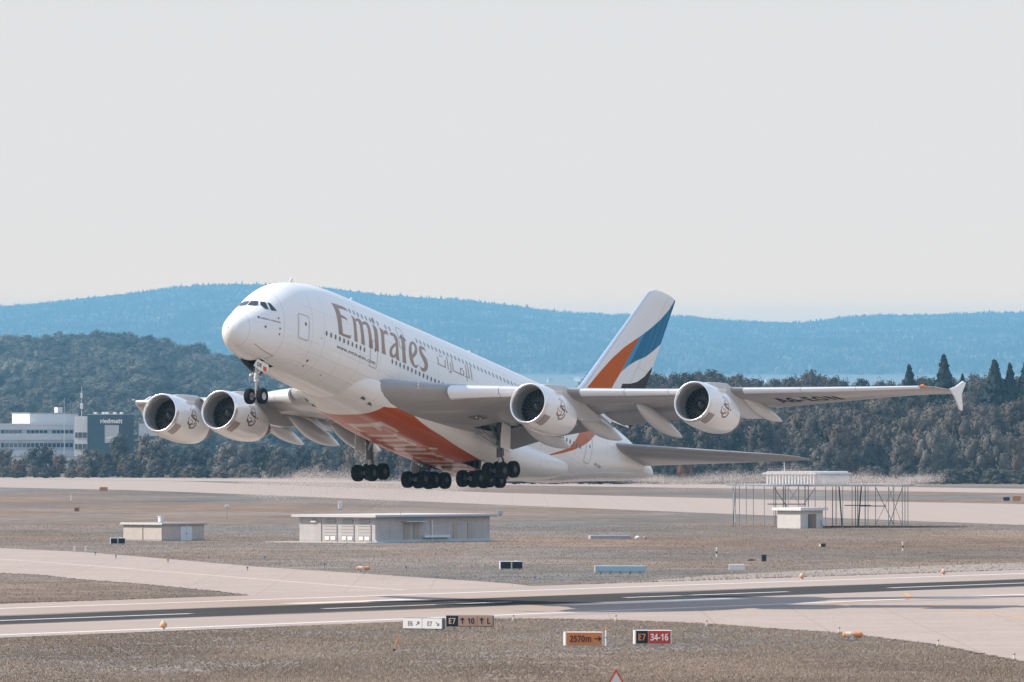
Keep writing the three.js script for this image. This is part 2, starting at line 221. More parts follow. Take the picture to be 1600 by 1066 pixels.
function forest(name, label, n, place, kinds, tint) {
  const per = new Map(); for (let k = 0; k < n; k++) { const p = place(k); if (!p) continue; const g = kinds(p, k); if (!per.has(g)) per.set(g, []); per.get(g).push(p); }
  const root = new THREE.Group(); root.name = numbered(name); root.userData = { kind: 'stuff', label, category: 'wood' }; scene.add(root);
  const M = new THREE.Matrix4(), Q = new THREE.Quaternion(), Y = new THREE.Vector3(0, 1, 0), base = leafMat(1, 1, 1);
  for (const [g, list] of per) { const im = new THREE.InstancedMesh(g, base, list.length); list.forEach((p, i) => { Q.setFromAxisAngle(Y, rr(0, 6.28)); M.compose(new THREE.Vector3(p.x, p.y, p.z), Q, new THREE.Vector3(p.w, p.h, p.w)); im.setMatrixAt(i, M); im.setColorAt(i, tint(p, g)); }); im.name = 'crowns'; im.userData.kind = 'stuff'; im.castShadow = im.receiveShadow = true; root.add(im); }
  return root;
}
const pick = a => a[Math.floor(rnd() * a.length)];
// terrain ------------------------------------------------------------
const crestTab = [[-8400, 457], [-3640, 548], [-2236, 605], [-2068, 619], [-1816, 647], [-1565, 675], [-1313, 700], [-1061, 700], [-783, 683], [-503, 650], [-280, 639], [0, 608], [196, 580], [447, 566], [727, 563], [977, 543], [1229, 535], [1397, 549], [1537, 563], [1816, 571], [2040, 577], [2236, 580], [3640, 555], [8400, 527]];
const footTab = [[6500, 0], [9000, 8], [13000, 40], [19000, 128], [25200, 224]];
function hillHeight(x, d) {
  if (d < 25200) return interp(footTab, d);
  const crest = smooth(crestTab, x * 33600 / Math.max(d, 28000)) - 30, t = Math.min(1, (d - 25200) / 8400), b = 224 + (crest - 224) * (t < 1 ? Math.sin(t * Math.PI / 2) * .55 + t * .45 : 1);
  return b - (d > 33600 ? (d - 33600) * .06 : 0) + 7 * (fbm(x / 420, d / 700, 3) - .5) * t;
}
{
  const pos = [], idx = [], uv = [], col = [], nx = 90, nd = 90;
  for (let j = 0; j <= nd; j++) for (let i = 0; i <= nx; i++) { const d = 6500 + (38000 - 6500) * j / nd, x = (i / nx - .5) * d * .36; pos.push(x, hillHeight(x, d) - (d < 6600 ? 1 : 0), -d); uv.push(x, d); const f = d < 25200, n = fbm(x / 260, d / 900, 3), k = f ? .75 + .5 * n : 1; col.push(...(f ? [.2 * k, .18 * k, .14 * k] : [.06, .06, .05])); }
  for (let j = 0; j < nd; j++) for (let i = 0; i < nx; i++) { const a = j * (nx + 1) + i; idx.push(a, a + 1, a + nx + 1, a + 1, a + nx + 2, a + nx + 1); }
  const g = geoFrom(pos, idx, uv); g.setAttribute('color', new THREE.Float32BufferAttribute(col, 3)); struct('hill', g, mat([1, 1, 1], .95, 0, { vertexColors: true }));
}
seedValue = 501;
const lowCrown = leafCrown(991, 'broad'), lowTall = leafCrown(992, 'tall');
forest('hill_wood', 'distant blue wooded hill ridge behind the airfield', 46000, k => {
  const t = rnd(), d = k < 5200 ? rr(33200, 33750) : 25200 + 8400 * Math.pow(t, .75), x = rr(-1, 1) * d * .083; const n = fbm(x / 120, d / 420, 3); const h = rr(20, 31) * (.8 + .4 * n) * (k < 5200 && rnd() < .08 ? 1.25 : 1);
  return { x, z: -d, y: hillHeight(x, d) - 3, w: rr(17, 31), h, n };
}, p => p.h > 31 || rnd() < .22 ? (rnd() < .5 ? crowns.conifer[0] : crowns.conifer[1]) : rnd() < .6 ? lowCrown : lowTall, (p, g) => { const k = rr(.4, 1.5) * (.2 + 1.6 * p.n * p.n * 2); return crowns.conifer.includes(g) ? lin(.05 * k, .058 * k, .052 * k) : lin(.16 * k, .145 * k, .11 * k); });
// wooded slope on the left
const leftCrest = [[-910, 131.1], [-546, 127.2], [-520, 124.6], [-455, 123.3], [-421, 127.2], [-377, 127.2], [-341, 119.4], [-312, 110.3], [-280, 101.2], [-247, 92.1], [-182, 84.3], [-130, 76.5], [-52, 58.3], [78, 34.9], [390, 14.1]];
const leftRise = (x, d) => { const c = interp(leftCrest, x * 7800 / d) - 21, t = Math.min(1, Math.max(0, (d - 4400) / 3400)); return c * Math.pow(t, 1.15); };
{
  const pos = [], idx = [], n = 40; for (let j = 0; j <= n; j++) for (let i = 0; i <= n; i++) { const d = 4350 + 4200 * j / n, x = -900 + 1290 * i / n; pos.push(x, d > 7800 ? leftRise(x, 7800) - (d - 7800) * .2 : leftRise(x, d) - (d < 4400 ? .5 : 0), -d); }
  for (let j = 0; j < n; j++) for (let i = 0; i < n; i++) { const a = j * (n + 1) + i; idx.push(a, a + 1, a + n + 1, a + 1, a + n + 2, a + n + 1); } struct('hillside', geoFrom(pos, idx), mat([.05, .05, .042], .95));
}
seedValue = 777;
forest('hillside_wood', 'blue grey broadleaf wood covering the slope behind the office building', 2300, k => { const d = k < 330 ? rr(7650, 7850) : 4450 + 3350 * rnd(), x = rr(-640, 200) * d / 7800 * 1.06; const n = fbm(x / 45, d / 110, 2); return { x, z: -d, y: leftRise(x, d) - 3.5, w: rr(20, 40), h: rr(17, 28) * (.8 + .4 * n), n }; },
  () => rnd() < .75 ? pick(crowns.broad) : pick(crowns.tall), p => { const k = rr(.4, 1.6) * (.5 + 1.1 * p.n); return lin(.088 * k, .08 * k, .065 * k); });
// wood on the right
const rightRise = (x, d) => (7 + 19 * Math.min(1, Math.max(0, (d - 2450) / 900))) * Math.min(1, Math.max(0, (d - 2420) / 120)) * Math.min(1, Math.max(0, (x + 12) / 50));
{
  const pos = [], idx = [], n = 30; for (let j = 0; j <= n; j++) for (let i = 0; i <= n; i++) { const d = 2400 + 1500 * j / n, x = -14 + 560 * i / n; pos.push(x, d > 3500 ? rightRise(x, 3500) - (d - 3500) * .05 : rightRise(x, d) - (d < 2420 ? .4 : 0), -d); }
  for (let j = 0; j < n; j++) for (let i = 0; i < n; i++) { const a = j * (n + 1) + i; idx.push(a, a + 1, a + n + 1, a + 1, a + n + 2, a + n + 1); } struct('rising_ground', geoFrom(pos, idx), mat([.05, .05, .042], .95));
}
seedValue = 888;
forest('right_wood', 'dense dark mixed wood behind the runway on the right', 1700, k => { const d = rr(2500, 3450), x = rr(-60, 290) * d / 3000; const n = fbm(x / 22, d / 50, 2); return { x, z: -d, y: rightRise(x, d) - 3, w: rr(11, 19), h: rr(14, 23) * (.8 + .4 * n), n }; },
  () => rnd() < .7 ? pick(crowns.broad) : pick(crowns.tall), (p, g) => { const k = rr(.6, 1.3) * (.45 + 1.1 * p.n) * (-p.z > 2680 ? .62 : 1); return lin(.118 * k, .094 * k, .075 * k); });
// trees one can tell apart: the front of the right-hand wood
seedValue = 4242;
const ordinal = ['rightmost', 'second', 'third', 'fourth', 'fifth', 'sixth', 'seventh', 'eighth', 'ninth', 'tenth', 'eleventh', 'twelfth', 'thirteenth', 'fourteenth'];
for (let k = 0; k < 39; k++) {
  const x = -26 + k * 4.75 + rr(-1.5, 1.5), d = 2385 + rr(0, 70) - (k > 26 ? 18 : 0), right = k > 24, tall = right && rnd() < .35;
  const h = (right ? rr(17, 23) + (k - 24) * .12 : rr(13, 18)), m = right ? pick([foliage.grey, foliage.brown, foliage.grey, foliage.pale]) : pick([foliage.olive, foliage.dark, foliage.grey, foliage.dark]);
  plant('broadleaf_tree', right ? (k === 38 ? 'rightmost tall broadleaf tree in the front row of the right-hand wood' : `tall broadleaf tree, ${ordinal[38 - k]} from the right photo edge in the front row of the wood`) : 'dark grey broadleaf tree at the wood edge behind the airliner tail', 'tree', right ? 'trees at the front of the right-hand wood' : 'trees at the wood edge behind the airliner', tall ? pick(crowns.tall) : pick(crowns.broad), m, x, -d, rr(11, 16), h, rr(0, 6.2), -1.6);
}
for (let k = 0; k < 34; k++) plant('low_shrub', 'low dark shrub at the foot of the right-hand wood', 'shrub', 'shrubs at the foot of the right-hand wood', pick(crowns.bush), pick([foliage.dark, foliage.olive, foliage.grey]), 2 + k * 5 + rr(-2, 2), -rr(2350, 2375), rr(7, 11), rr(4.5, 9), rr(0, 6));
for (let k = 0; k < 17; k++) plant('hedge_bush', 'dark bush in the hedge right behind the main wheels of the airliner', 'bush', 'hedge bushes behind the main wheels', pick(crowns.bush), pick([foliage.dark, foliage.olive, foliage.grey]), -56 + k * 4.4 + rr(-1, 1), -(2700 - k * 18), rr(8, 12), rr(8, 14), rr(0, 6));
plant('autumn_tree', 'rust orange tree below the tail of the airliner at the wood edge', 'tree', undefined, crowns.broad[2], foliage.rust, 52.5, -2350, 6.5, 13, 1);
for (const [x, z, h, w, l] of [[142.0, 2750, 26.8, 20.8, 'dark spruce left of the tallest spruce behind the wing tip'], [154.4, 2750, 30.4, 24.0, 'tallest dark spruce rising above the wood left of the wing tip fence'], [161.0, 2750, 23.6, 14.4, 'short spruce directly behind the wing tip fence'], [172.6, 2750, 28.6, 27.2, 'broad brown spruce right of the wing tip fence'], [178.0, 2750, 27.4, 19.2, 'spruce leaning on the right side of the broad brown spruce'], [183.7, 2750, 28.4, 22.4, 'dark spruce at the right edge of the photo']])
  plant('spruce_tree', l, 'tree', undefined, pick(crowns.conifer), foliage.fir, x, -z, w, h, rr(0, 6), rightRise(x, z) - .3);
// bushes and trees before the office building on the left
seedValue = 99;
const bushSpots = [[-186, 2810, 15, 13.5, 'grey', 'bush'], [-179.5, 2800, 9, 9, 'brown', 'bush'], [-171, 2795, 17, 14.5, 'dark', 'broad'], [-164, 2790, 9, 9.5, 'brown', 'tall'], [-158.5, 2805, 11, 9, 'olive', 'bush'], [-152.5, 2790, 14, 13.5, 'grey', 'bush'], [-146, 2780, 7, 10.5, 'dark', 'tall'], [-144, 2815, 13, 18, 'olive', 'tall'], [-139, 2785, 11, 11, 'olive', 'bush'], [-131, 2800, 20, 20, 'grey', 'bush'], [-121, 2790, 13, 13, 'dark', 'bush'], [-114, 2805, 14, 14, 'dark', 'broad'], [-106, 2795, 12, 11, 'olive', 'bush'], [-101, 2790, 18, 16.5, 'pale', 'bush'], [-92, 2800, 14, 15, 'dark', 'broad'], [-84, 2795, 14, 14, 'grey', 'bush'], [-76, 2805, 14, 14, 'dark', 'broad'], [-68, 2790, 13, 13, 'grey', 'broad'], [-60, 2800, 14, 15, 'dark', 'bush'], [-51, 2795, 14, 14, 'olive', 'broad'], [-42, 2770, 13, 15, 'dark', 'broad'], [-34, 2700, 13, 14, 'grey', 'bush']];
const bushWord = { grey: 'grey green', brown: 'brownish', dark: 'dark green', olive: 'olive', pale: 'pale tan' };
bushSpots.forEach(([x, z, w, h, m, k], i) => plant('bush', i < 10 ? `${bushWord[m]} ${h > 15 ? 'tall' : h > 10.5 ? 'round' : 'low'} bush, number ${['one', 'two', 'three', 'four', 'five', 'six', 'seven', 'eight', 'nine', 'ten'][i]} from the left photo edge below the office building` : `${bushWord[m]} ${h > 14 ? 'tall' : 'low'} bush in the hedge row behind the far taxiway below the starboard wing`, 'bush', i < 10 ? undefined : 'bushes along the far taxiway', pick(crowns[k]), foliage[m], x, -z, w, h, rr(0, 6)));
for (let k = 0; k < 26; k++) plant('low_shrub', 'low grey scrub bush along the far edge of the taxiway on the left', 'shrub', 'scrub along the far taxiway', pick(crowns.bush), pick([foliage.olive, foliage.grey, foliage.dark, foliage.brown]), -190 + k * 6.2 + rr(-2, 2), -rr(2735, 2775), rr(5, 9), rr(3, 6.5), rr(0, 6));
// ---------------------------------------------------------------- office building on the left
const stains = dataMap(256, 256, (i, j) => { const a = wrapNoise(i / 3, j / 40, 85, 6), b = wrapNoise(i / 24, j / 24, 10, 10), c = wrapNoise(i / 2, j / 2, 128, 128); return .8 + .1 * a + .1 * b + .05 * c; });
const glassDark = gloss([.03, .06, .085], .12, .3), panelLight = mat([.6, .62, .64], .6, 0, { map: stains }), panelShade = mat([.42, .45, .48], .6, 0, { map: stains }), whiteWall = mat([.74, .71, .68], .8, 0, { map: stains }), slate = mat([.03, .055, .075], .5), greyRoof = mat([.3, .31, .33], .8);
function corner(name, label, cat, X, D, wl, wr, a) { const g = thing(name, label, cat, [X, 0, -D], 0); g.rotation.y = -a; g.userData.wl = wl / Math.cos(a); g.userData.wr = wr / Math.sin(a); return g; }
// in a corner group: the left face runs along -x, the right face along -z, the corner stands at 0
const cbox = (l, r, y0, y1, inset = 0) => box(l - 2 * inset, y1 - y0, r - 2 * inset, -l / 2, (y0 + y1) / 2, -r / 2);
{
  const A = .95, g = corner('office_building', 'long pale office building with two rows of windows behind the bushes', 'building', -213, 3200, 42, 30, A), L = 40, R = 37;
  delete g.userData.wl; delete g.userData.wr;
  part(g, 'wall', cbox(L, R, 0, 19.4), panelShade);
  for (const [y0, y1] of [[5.2, 9.2], [13.6, 16.2], [17.9, 19.9]]) part(g, 'spandrel_panel', box(L + .5, y1 - y0, R + .5, -L / 2, (y0 + y1) / 2, -R / 2), panelLight);
  for (const y of [11.6, 16.9]) for (let k = 0; k < 17; k++) { if (y > 16 && k % 6 === 5) continue; part(g, 'window', box(.1, y > 16 ? 1.2 : 1.7, 1.6, .06, y > 16 ? 17 : 11.4, -1.4 - k * 2.1), glassDark); if (k < 15) part(g, 'window', box(1.8, y > 16 ? 1.2 : 1.7, .1, -2 - k * 2.5, y > 16 ? 17 : 11.4, .06), glassDark); }
  part(g, 'parapet', box(L + .9, .5, R + .9, -L / 2, 19.7 + .45, -R / 2), whiteWall);
  const p = corner('rooftop_block', 'pale rooftop block with sunlit end wall on the office building', 'building', -201.5, 3215, 8, 19, .95); delete p.userData.wl; delete p.userData.wr; p.position.y = 20.4;
  part(p, 'wall', cbox(14, 24, 0, 4.2), mat([.6, .6, .6], .7)); part(p, 'roof', box(14.5, .35, 24.5, -7, 4.4, -12), greyRoof); part(p, 'hatch', box(2.6, 2.4, 2.4, -3, 5.7, -16), whiteWall);
  const f = corner('stair_tower', 'white corner block joining the office building to the dark cube', 'building', -174.5, 3188, 6.6, 1, .12); delete f.userData.wl; delete f.userData.wr;
  part(f, 'wall', cbox(7, 10, 0, 23.4), whiteWall); for (const y of [9.2, 14]) { part(f, 'window', box(6.2, 2.2, .12, -3.5, y + 1.6, .06), glassDark); for (const k of [0, 1, 2]) part(f, 'mullion', box(.16, 2.2, .2, -1.6 - k * 1.9, y + 1.6, .1), panelLight); }
  const c = corner('dark_cube_building', 'dark blue glass cube building with white lettering and poster panel', 'building', -161.3, 3178, 14.4, 4.4, .3); delete c.userData.wl; delete c.userData.wr;
  part(c, 'wall', cbox(15, 15, 0, 24), slate); part(c, 'roof', box(15.3, .3, 15.3, -7.5, 24.15, -7.5), greyRoof);
  for (let k = 1; k < 6; k++) part(c, 'joint', box(15.06, .07, .05, -7.5, 4 * k, .03), mat([.03, .05, .07], .5));
  const s = part(c, 'lettering', lettering('riedmatt', 1.75, .12, .95), white); s.position.set(-4.4, 21.4, .08); part(c, 'poster_panel', box(6.2, 7.4, .14, -4.2, 16, .07), mat([.3, .3, .32], .7));
  const q = part(c, 'poster_script', lettering('maxx', 1.1, .05, 1.2), white); q.position.set(-4.2, 14.6, .15); q.rotation.z = .15;
  for (const x of [-12.5, -9, -7.4, -4, -1]) part(c, 'rooftop_unit', box(1.2, .8, 1.4, x, 24.7, -3), whiteWall);
  const w = thing('white_office_block', 'white office block half hidden behind the outer starboard engine', 'building', [-152, 0, -3230]); part(w, 'wall', box(9, 20.5, 9, 0, 10.25, 0), whiteWall); for (const y of [9, 14.5]) part(w, 'window', box(8.4, 1.5, .1, 0, y, 4.56), glassDark); part(w, 'roof', box(9.4, .3, 9.4, 0, 20.65, 0), greyRoof);
  const lo = thing('low_white_hall', 'low white hall behind the bushes below the office building', 'building', [-186, 0, -3140]); part(lo, 'wall', box(36, 6.5, 10, 0, 3.25, 0), whiteWall); part(lo, 'roof', box(36.6, .4, 10.6, 0, 6.7, 0), greyRoof); part(lo, 'window_band', box(35, 1.2, .1, 0, 4.6, 5.06), glassDark);
  for (const [x, h, l] of [[-191, 10.6, 'orange banner totem left of the pair before the office building'], [-187.6, 10.2, 'brown banner totem right of the pair before the office building']]) { const t = thing('banner_totem', l, 'banner', [x, 0, -3120]); part(t, 'pole', rod([0, 0, 0], [0, h + .4, 0], .14, .1), panelShade); part(t, 'banner', box(1.5, 5.2, .12, .8, h - 2.6, 0), x < -190 ? mat([.5, .2, .08], .8) : mat([.4, .28, .2], .8)); }
  const m = thing('antenna_mast', 'thin antenna mast with white boxes rising above the office building', 'mast', [-178.7, 0, -3195]); part(m, 'pole', rod([0, 0, 0], [0, 36, 0], .18, .08), panelLight); for (const [y, w2] of [[32, 1], [27.6, 1.5]]) part(m, 'antenna_box', rbox(w2 * .8, 2.2, .8, 0, y, .3, .15), whiteWall); part(m, 'antenna_arm', box(2, .12, .12, 0, 33.5, 0), panelLight);
  const m2 = thing('thin_mast', 'thin grey mast left of the antenna mast above the office building', 'mast', [-186.2, 0, -3200]); part(m2, 'pole', rod([0, 0, 0], [0, 31, 0], .2, .08), panelShade); part(m2, 'base', box(.8, 1, .8, 0, .5, 0), panelShade);
  // little houses on the slope
  const spots = [[-250, 4520, 10, 'brown'], [-232, 4460, 8, 'white'], [-292, 4600, 9, 'white'], [-300, 4560, 8, 'rust']]; spots.forEach(([x, d, w3, k], i) => { const h = thing('slope_house', ['brown house among the trees above the dark cube building', 'pale house low on the wooded slope', 'white house low on the slope at the left photo edge', 'rust roofed house on the slope at the left photo edge'][i], 'house', [x, leftRise(x, d), -d], .5); part(h, 'wall', box(w3, 6, 8, 0, 3, 0), k === 'white' ? whiteWall : mat([.35, .25, .18], .8)); const r = new THREE.Shape([new THREE.Vector2(-w3 / 2 - .5, 0), new THREE.Vector2(w3 / 2 + .5, 0), new THREE.Vector2(0, 3.6)]); part(h, 'roof', new THREE.ExtrudeGeometry(r, { depth: 9, bevelEnabled: false }).translate(0, 6, -4.5), mat([.3, .16, .1], .85)); });
}
{ // village on the field beyond
  seedValue = 31; const where = [[-360, 21800], [110, 22400], [172, 22700], [193, 22900], [292, 22500], [330, 22100], [578, 22000], [702, 22700], [750, 22400], [825, 21900]];
  where.forEach(([x, d], i) => { const h = thing('village_house', ['pale house farthest left in the village above the airliner back', 'orange roofed house left of the tail fin on the far field', 'white house in the row left of the tail fin', 'white barn in the row left of the tail fin', 'white farmhouse right behind the tail fin', 'pale shed on the far field by the tail fin', 'pale house right of the tail fin on the far field', 'white house above the outer port engine', 'pale barn above the outer port engine', 'house right of the outer port engine on the far field'][i], 'house', [x, hillHeight(x, d), -d], rr(-.6, .6)); const w = rr(14, 30); part(h, 'wall', box(w, 9, 12, 0, 4.5, 0), whiteWall); const s = new THREE.Shape([new THREE.Vector2(-w / 2 - 1, 0), new THREE.Vector2(w / 2 + 1, 0), new THREE.Vector2(0, 5)]); part(h, 'roof', new THREE.ExtrudeGeometry(s, { depth: 13, bevelEnabled: false }).translate(0, 9, -6.5), i === 1 ? mat([.6, .25, .1], .8) : mat([.5, .42, .38], .8)); });
}

// ---------------------------------------------------------------- huts, beacon, signs, markers
const render = mat([.5, .44, .39], .9, 0, { map: stains }), steel = mat([.3, .32, .34], .5, .6), darkSteel = mat([.07, .08, .09], .6, .4), black = mat([.02, .022, .025], .7), orangePlastic = mat([.62, .25, .1], .5), offWhite = mat([.68, .65, .62], .6), slabMat = mat([.45, .4, .36], .9), doorGrey = mat([.6, .64, .67], .5);
{
  const g = thing('equipment_hut', 'small beige flat-roofed hut with grey double door on the left field', 'hut', [-47.1, 0, -1036], -.8); const L = 7.9, R = 7.6, H = 2.15;
  part(g, 'wall', cbox(L, R, 0, H), render); const roof = part(g, 'roof', box(L + .5, .3, R + .5, -L / 2, H + .152, -R / 2), mat([.3, .28, .27], .85)); part(roof, 'fascia', box(L + .6, .16, R + .6, -L / 2, H + .2, -R / 2), mat([.62, .58, .54], .7));
  const c = part(g, 'roof_vent', rbox(.55, .75, .55, -3.9, H + .68, -3.2, .06), offWhite); part(c, 'cap', box(.7, .08, .7, -3.9, H + 1.1, -3.2), offWhite);
  for (const k of [0, 1]) { const d = part(g, 'door', box(.06, 1.9, 1, .04, .97, -3.8 - k * 1.04), doorGrey); part(d, 'handle', box(.05, .12, .05, .1, 1, -3.8 - k * 1.04 + (k ? .4 : -.4)), darkSteel); }
  part(g, 'plinth', box(L + .06, .22, R + .06, -L / 2, .11, -R / 2), mat([.34, .31, .29], .9)); part(g, 'gutter', rod([-L - .3, H + .02, .3], [.3, H + .02, .3], .06, .06, 8), steel); part(g, 'downpipe', rod([.06, 0, .1], [.06, H, .1], .05, .05, 8), steel); part(g, 'pilaster', box(.08, H, .1, -L / 2, H / 2, .05), render); part(g, 'lamp', rbox(.2, .14, .2, .12, 2, -4.3, .03), offWhite);
}
{
  const a = .7, g = thing('substation_building', 'long low grey building with pale doors and flat white roof in mid-field', 'building', [-18.1, 0, -1018], -a), L = 13.4, R = 23.4, H = 3.35; const wall = mat([.46, .43, .41], .9, 0, { map: stains });
  part(g, 'wall', cbox(L, R, 0, H), wall); part(g, 'cladding', box(.08, H - .02, R - .1, .045, H / 2 + .01, -R / 2), wall);
  part(g, 'roof', box(L + 1.5, .32, R + 1.6, -L / 2, H + .165, -R / 2), mat([.52, .49, .46], .8));
  for (let k = 0; k < 3; k++) { const x = -1.8 - k * 3; const d = part(g, 'roller_door', box(2.2, 2.3, .1, x, 1.2, .06), mat([.42, .38, .36], .8)); for (let j = 0; j < 5; j++) part(d, 'slat', box(2.16, .05, .05, x, .5 + j * .42, .13), mat([.36, .33, .31], .8)); part(g, 'louvre', box(1.8, .5, .1, x, 2.8, .06), mat([.3, .3, .3], .7)); part(g, 'kick_plate', box(.8, .5, .12, x + .5, .55, .12), offWhite); part(g, 'kick_plate', box(.7, .5, .12, x - .55, .55, .12), offWhite); }
  part(g, 'service_door', box(1.1, 2.7, .1, -10, 1.4, .06), mat([.4, .36, .34], .8)); part(g, 'wall_lamp', rbox(.9, .25, .3, -10.7, 2.75, .2, .05), offWhite);
  for (const z of [-6.2, -8.2]) part(g, 'timber_door', box(.1, 2.5, 1.1, .13, 1.3, z), mat([.36, .3, .25], .85)); for (const z of [-16.2, -19.2]) part(g, 'timber_door', box(.1, 2.5, .95, .13, 1.3, z), mat([.4, .34, .29], .85));
  part(g, 'door_canopy', box(.9, .12, 4.2, .5, 2.75, -7.4), mat([.4, .5, .56], .6)); part(g, 'downpipe', rod([.2, 0, -11.3], [.2, 3, -11.3], .12), offWhite);
  part(g, 'ledge', box(.5, .3, 5.2, .35, .75, -12), mat([.6, .66, .7], .6)); part(g, 'plinth', box(.2, .35, R, .12, .18, -R / 2), mat([.45, .52, .56], .8));
  for (let k = 1; k < 8; k++) part(g, 'cladding_seam', box(.02, H - .3, .05, .095, H / 2, -k * 2.9), mat([.38, .38, .38], .8)); part(g, 'gutter', rod([.78, H + .05, .7], [.78, H + .05, -R - .7], .08, .08, 8), steel); part(g, 'roof_mast', rod([-6, H, -12], [-6, H + .9, -12], .05), steel);
  const s = struct('hut_slab', box(18, .12, 4.4), slabMat); s.position.set(-24.5, .03, -1020); s.rotation.y = -a;
}
{ // radio beacon: raised round platform on posts
  const g = thing('beacon_platform', 'raised round steel platform on thin posts with white shed on top', 'radio beacon', [48.3, 0, -1205]), H = 6.55;
  const deck = part(g, 'deck', new THREE.CylinderGeometry(14.7, 14.7, .28, 56).translate(0, H, 0), mat([.2, .23, .25], .6, .3)); part(deck, 'rim', new THREE.TorusGeometry(14.7, .06, 6, 64).rotateX(Math.PI / 2).translate(0, H + .12, 0), steel);
  for (let k = 0; k < 20; k++) { const b = k / 20 * 6.283 + .1, r = 13.7; part(g, 'post', rod([Math.cos(b) * r, 0, Math.sin(b) * r], [Math.cos(b) * r, H - .1, Math.sin(b) * r], .06, .06, 6), steel); if (k % 4 === 1) { const c = b + .314; part(g, 'brace', rod([Math.cos(b) * r, .2, Math.sin(b) * r], [Math.cos(c) * r, H - .4, Math.sin(c) * r], .035, .035, 5), steel); part(g, 'brace', rod([Math.cos(c) * r, .2, Math.sin(c) * r], [Math.cos(b) * r, H - .4, Math.sin(b) * r], .05, .05, 5), darkSteel); } }
  for (let k = 0; k < 10; k++) { const b = k / 10 * 6.283, r = 7; part(g, 'post', rod([Math.cos(b) * r, 0, Math.sin(b) * r], [Math.cos(b) * r, H - .1, Math.sin(b) * r], .08, .08, 6), steel); }
  for (const [x0, x1, y] of [[3.5, 7.6, 3.4], [-8.5, -2.5, 3.6], [6, 10, 3.3]]) part(g, 'walkway_beam', box(x1 - x0, .14, .3, (x0 + x1) / 2, y, 6), darkSteel);
  for (const [x, s] of [[5.6, 1], [3.1, -1]]) part(g, 'ladder_stringer', rod([x, 0, 7], [x + s * .5, H, 7], .12, .12, 6), darkSteel);
  for (let k = 0; k < 24; k++) { const b = k / 24 * 6.283; part(g, 'antenna', rod([Math.cos(b) * 14, H + .14, Math.sin(b) * 14], [Math.cos(b) * 14, H + (k % 6 ? .45 : 1.6), Math.sin(b) * 14], .05, .04, 5), offWhite); }
  const s = thing('beacon_shed', 'white slatted shed standing on the round beacon platform', 'shed', [47.3, H + .14, -1201], -.62); part(s, 'wall', cbox(9.4, 9.8, 0, 1.55, .12), mat([.28, .36, .41], .7)); part(s, 'roof', box(9.9, .22, 10.3, -4.7, 1.66, -4.9), offWhite);
  for (let k = 0; k < 16; k++) part(s, 'slat', box(.26, 1.5, .1, -.25 - k * .58, .78, -.02), offWhite); for (let k = 0; k < 9; k++) part(s, 'roof_rib', new THREE.CylinderGeometry(.24, .24, 10.3, 10).rotateX(Math.PI / 2).translate(-.55 - k * 1.03, 1.75, -4.9), offWhite);
  part(s, 'panel', box(.1, 1.45, 9.4, .02, .76, -4.9), mat([.42, .48, .52], .7)); part(s, 'aerial', rod([-7, 1.7, -2], [-7.1, 3.4, -2], .06, .04, 6), offWhite);
  const h = thing('beacon_hut', 'white hut with brown door under the raised beacon platform', 'hut', [44.3, 0, -1182], -.75); part(h, 'wall', cbox(4.7, 5.3, 0, 2.75), mat([.6, .55, .51], .9, 0, { map: stains })); part(h, 'roof', box(5.9, .45, 6.4, -2.4, 2.98, -2.65), offWhite); const d = part(h, 'door', box(.08, 2.2, 1.15, .05, 1.12, -3), mat([.26, .17, .12], .8)); part(d, 'handle', box(.06, .1, .06, .12, 1.1, -2.6), steel); part(h, 'vent_grille', box(.08, 2.1, .45, .05, 1.1, -2.05), mat([.12, .12, .12], .7)); part(h, 'meter_box', rbox(.35, .9, .5, .2, .9, -5.1, .04), doorGrey);
}
// airfield signs
function sign(name, label, x, z, turn, panels, h, y0, cap) {
  const g = thing(name, label, 'sign', [x, 0, z], turn); const W = panels.reduce((s, p) => s + p[0], 0); let at = -W / 2;
  part(g, 'casing', rbox(W + .08, h + .08, .34, 0, y0 + h / 2, -.19, .05), cap ? offWhite : mat([.16, .15, .14], .6));
  if (cap) for (const s of cap === 2 ? [-1, 1] : [-1]) part(g, 'end_cap', new THREE.CylinderGeometry(.2, .2, h + .06, 16, 1, false, 0, Math.PI).rotateY(s < 0 ? Math.PI : 0).translate(s * (W / 2 + .02), y0 + h / 2, -.19), offWhite);
  for (const [w, bg, txt, col, size, st] of panels) { const p = part(g, 'panel', rbox(w - .03, h - .02, .05, at + w / 2, y0 + h / 2, 0, .015), bg); let tx = at + w / 2; for (const [t, dx, rot] of (Array.isArray(txt) ? txt : [[txt, 0]])) { const G = t === '>' ? arrowShape(size) : lettering(t, size, .012, st || 1); if (rot) G.rotateZ(rot); part(p, t === '>' ? 'arrow' : 'lettering', G.translate(tx + dx, y0 + h / 2, .026), col); } at += w; }
  const n = Math.max(2, Math.round(W / 1.1)); for (let k = 0; k < n; k++) part(g, 'foot', merge([rod([-W / 2 + W * (k + .5) / n, 0, -.19], [-W / 2 + W * (k + .5) / n, y0 + .03, -.19], .05, .05, 8), box(.24, .05, .3, -W / 2 + W * (k + .5) / n, .025, -.19)]), steel);
  return g;
}
function arrowShape(s) { return merge([box(.09 * s / .5, s, .012, 0, 0, .006), box(.09 * s / .5, s * .52, .012, 0, 0, .006).rotateZ(.75).translate(s * .16, s * .34, 0), box(.09 * s / .5, s * .52, .012, 0, 0, .006).rotateZ(-.75).translate(-s * .16, s * .34, 0)]); }
const tan = mat([.5, .31, .22], .7), signRed = gloss([.42, .035, .02], .5, .2), signOrange = gloss([.5, .17, .05], .5, .2), brownInk = mat([.07, .025, .012], .8), inkGold = mat([.72, .5, .36], .6), greyInk = mat([.2, .18, .17], .8);
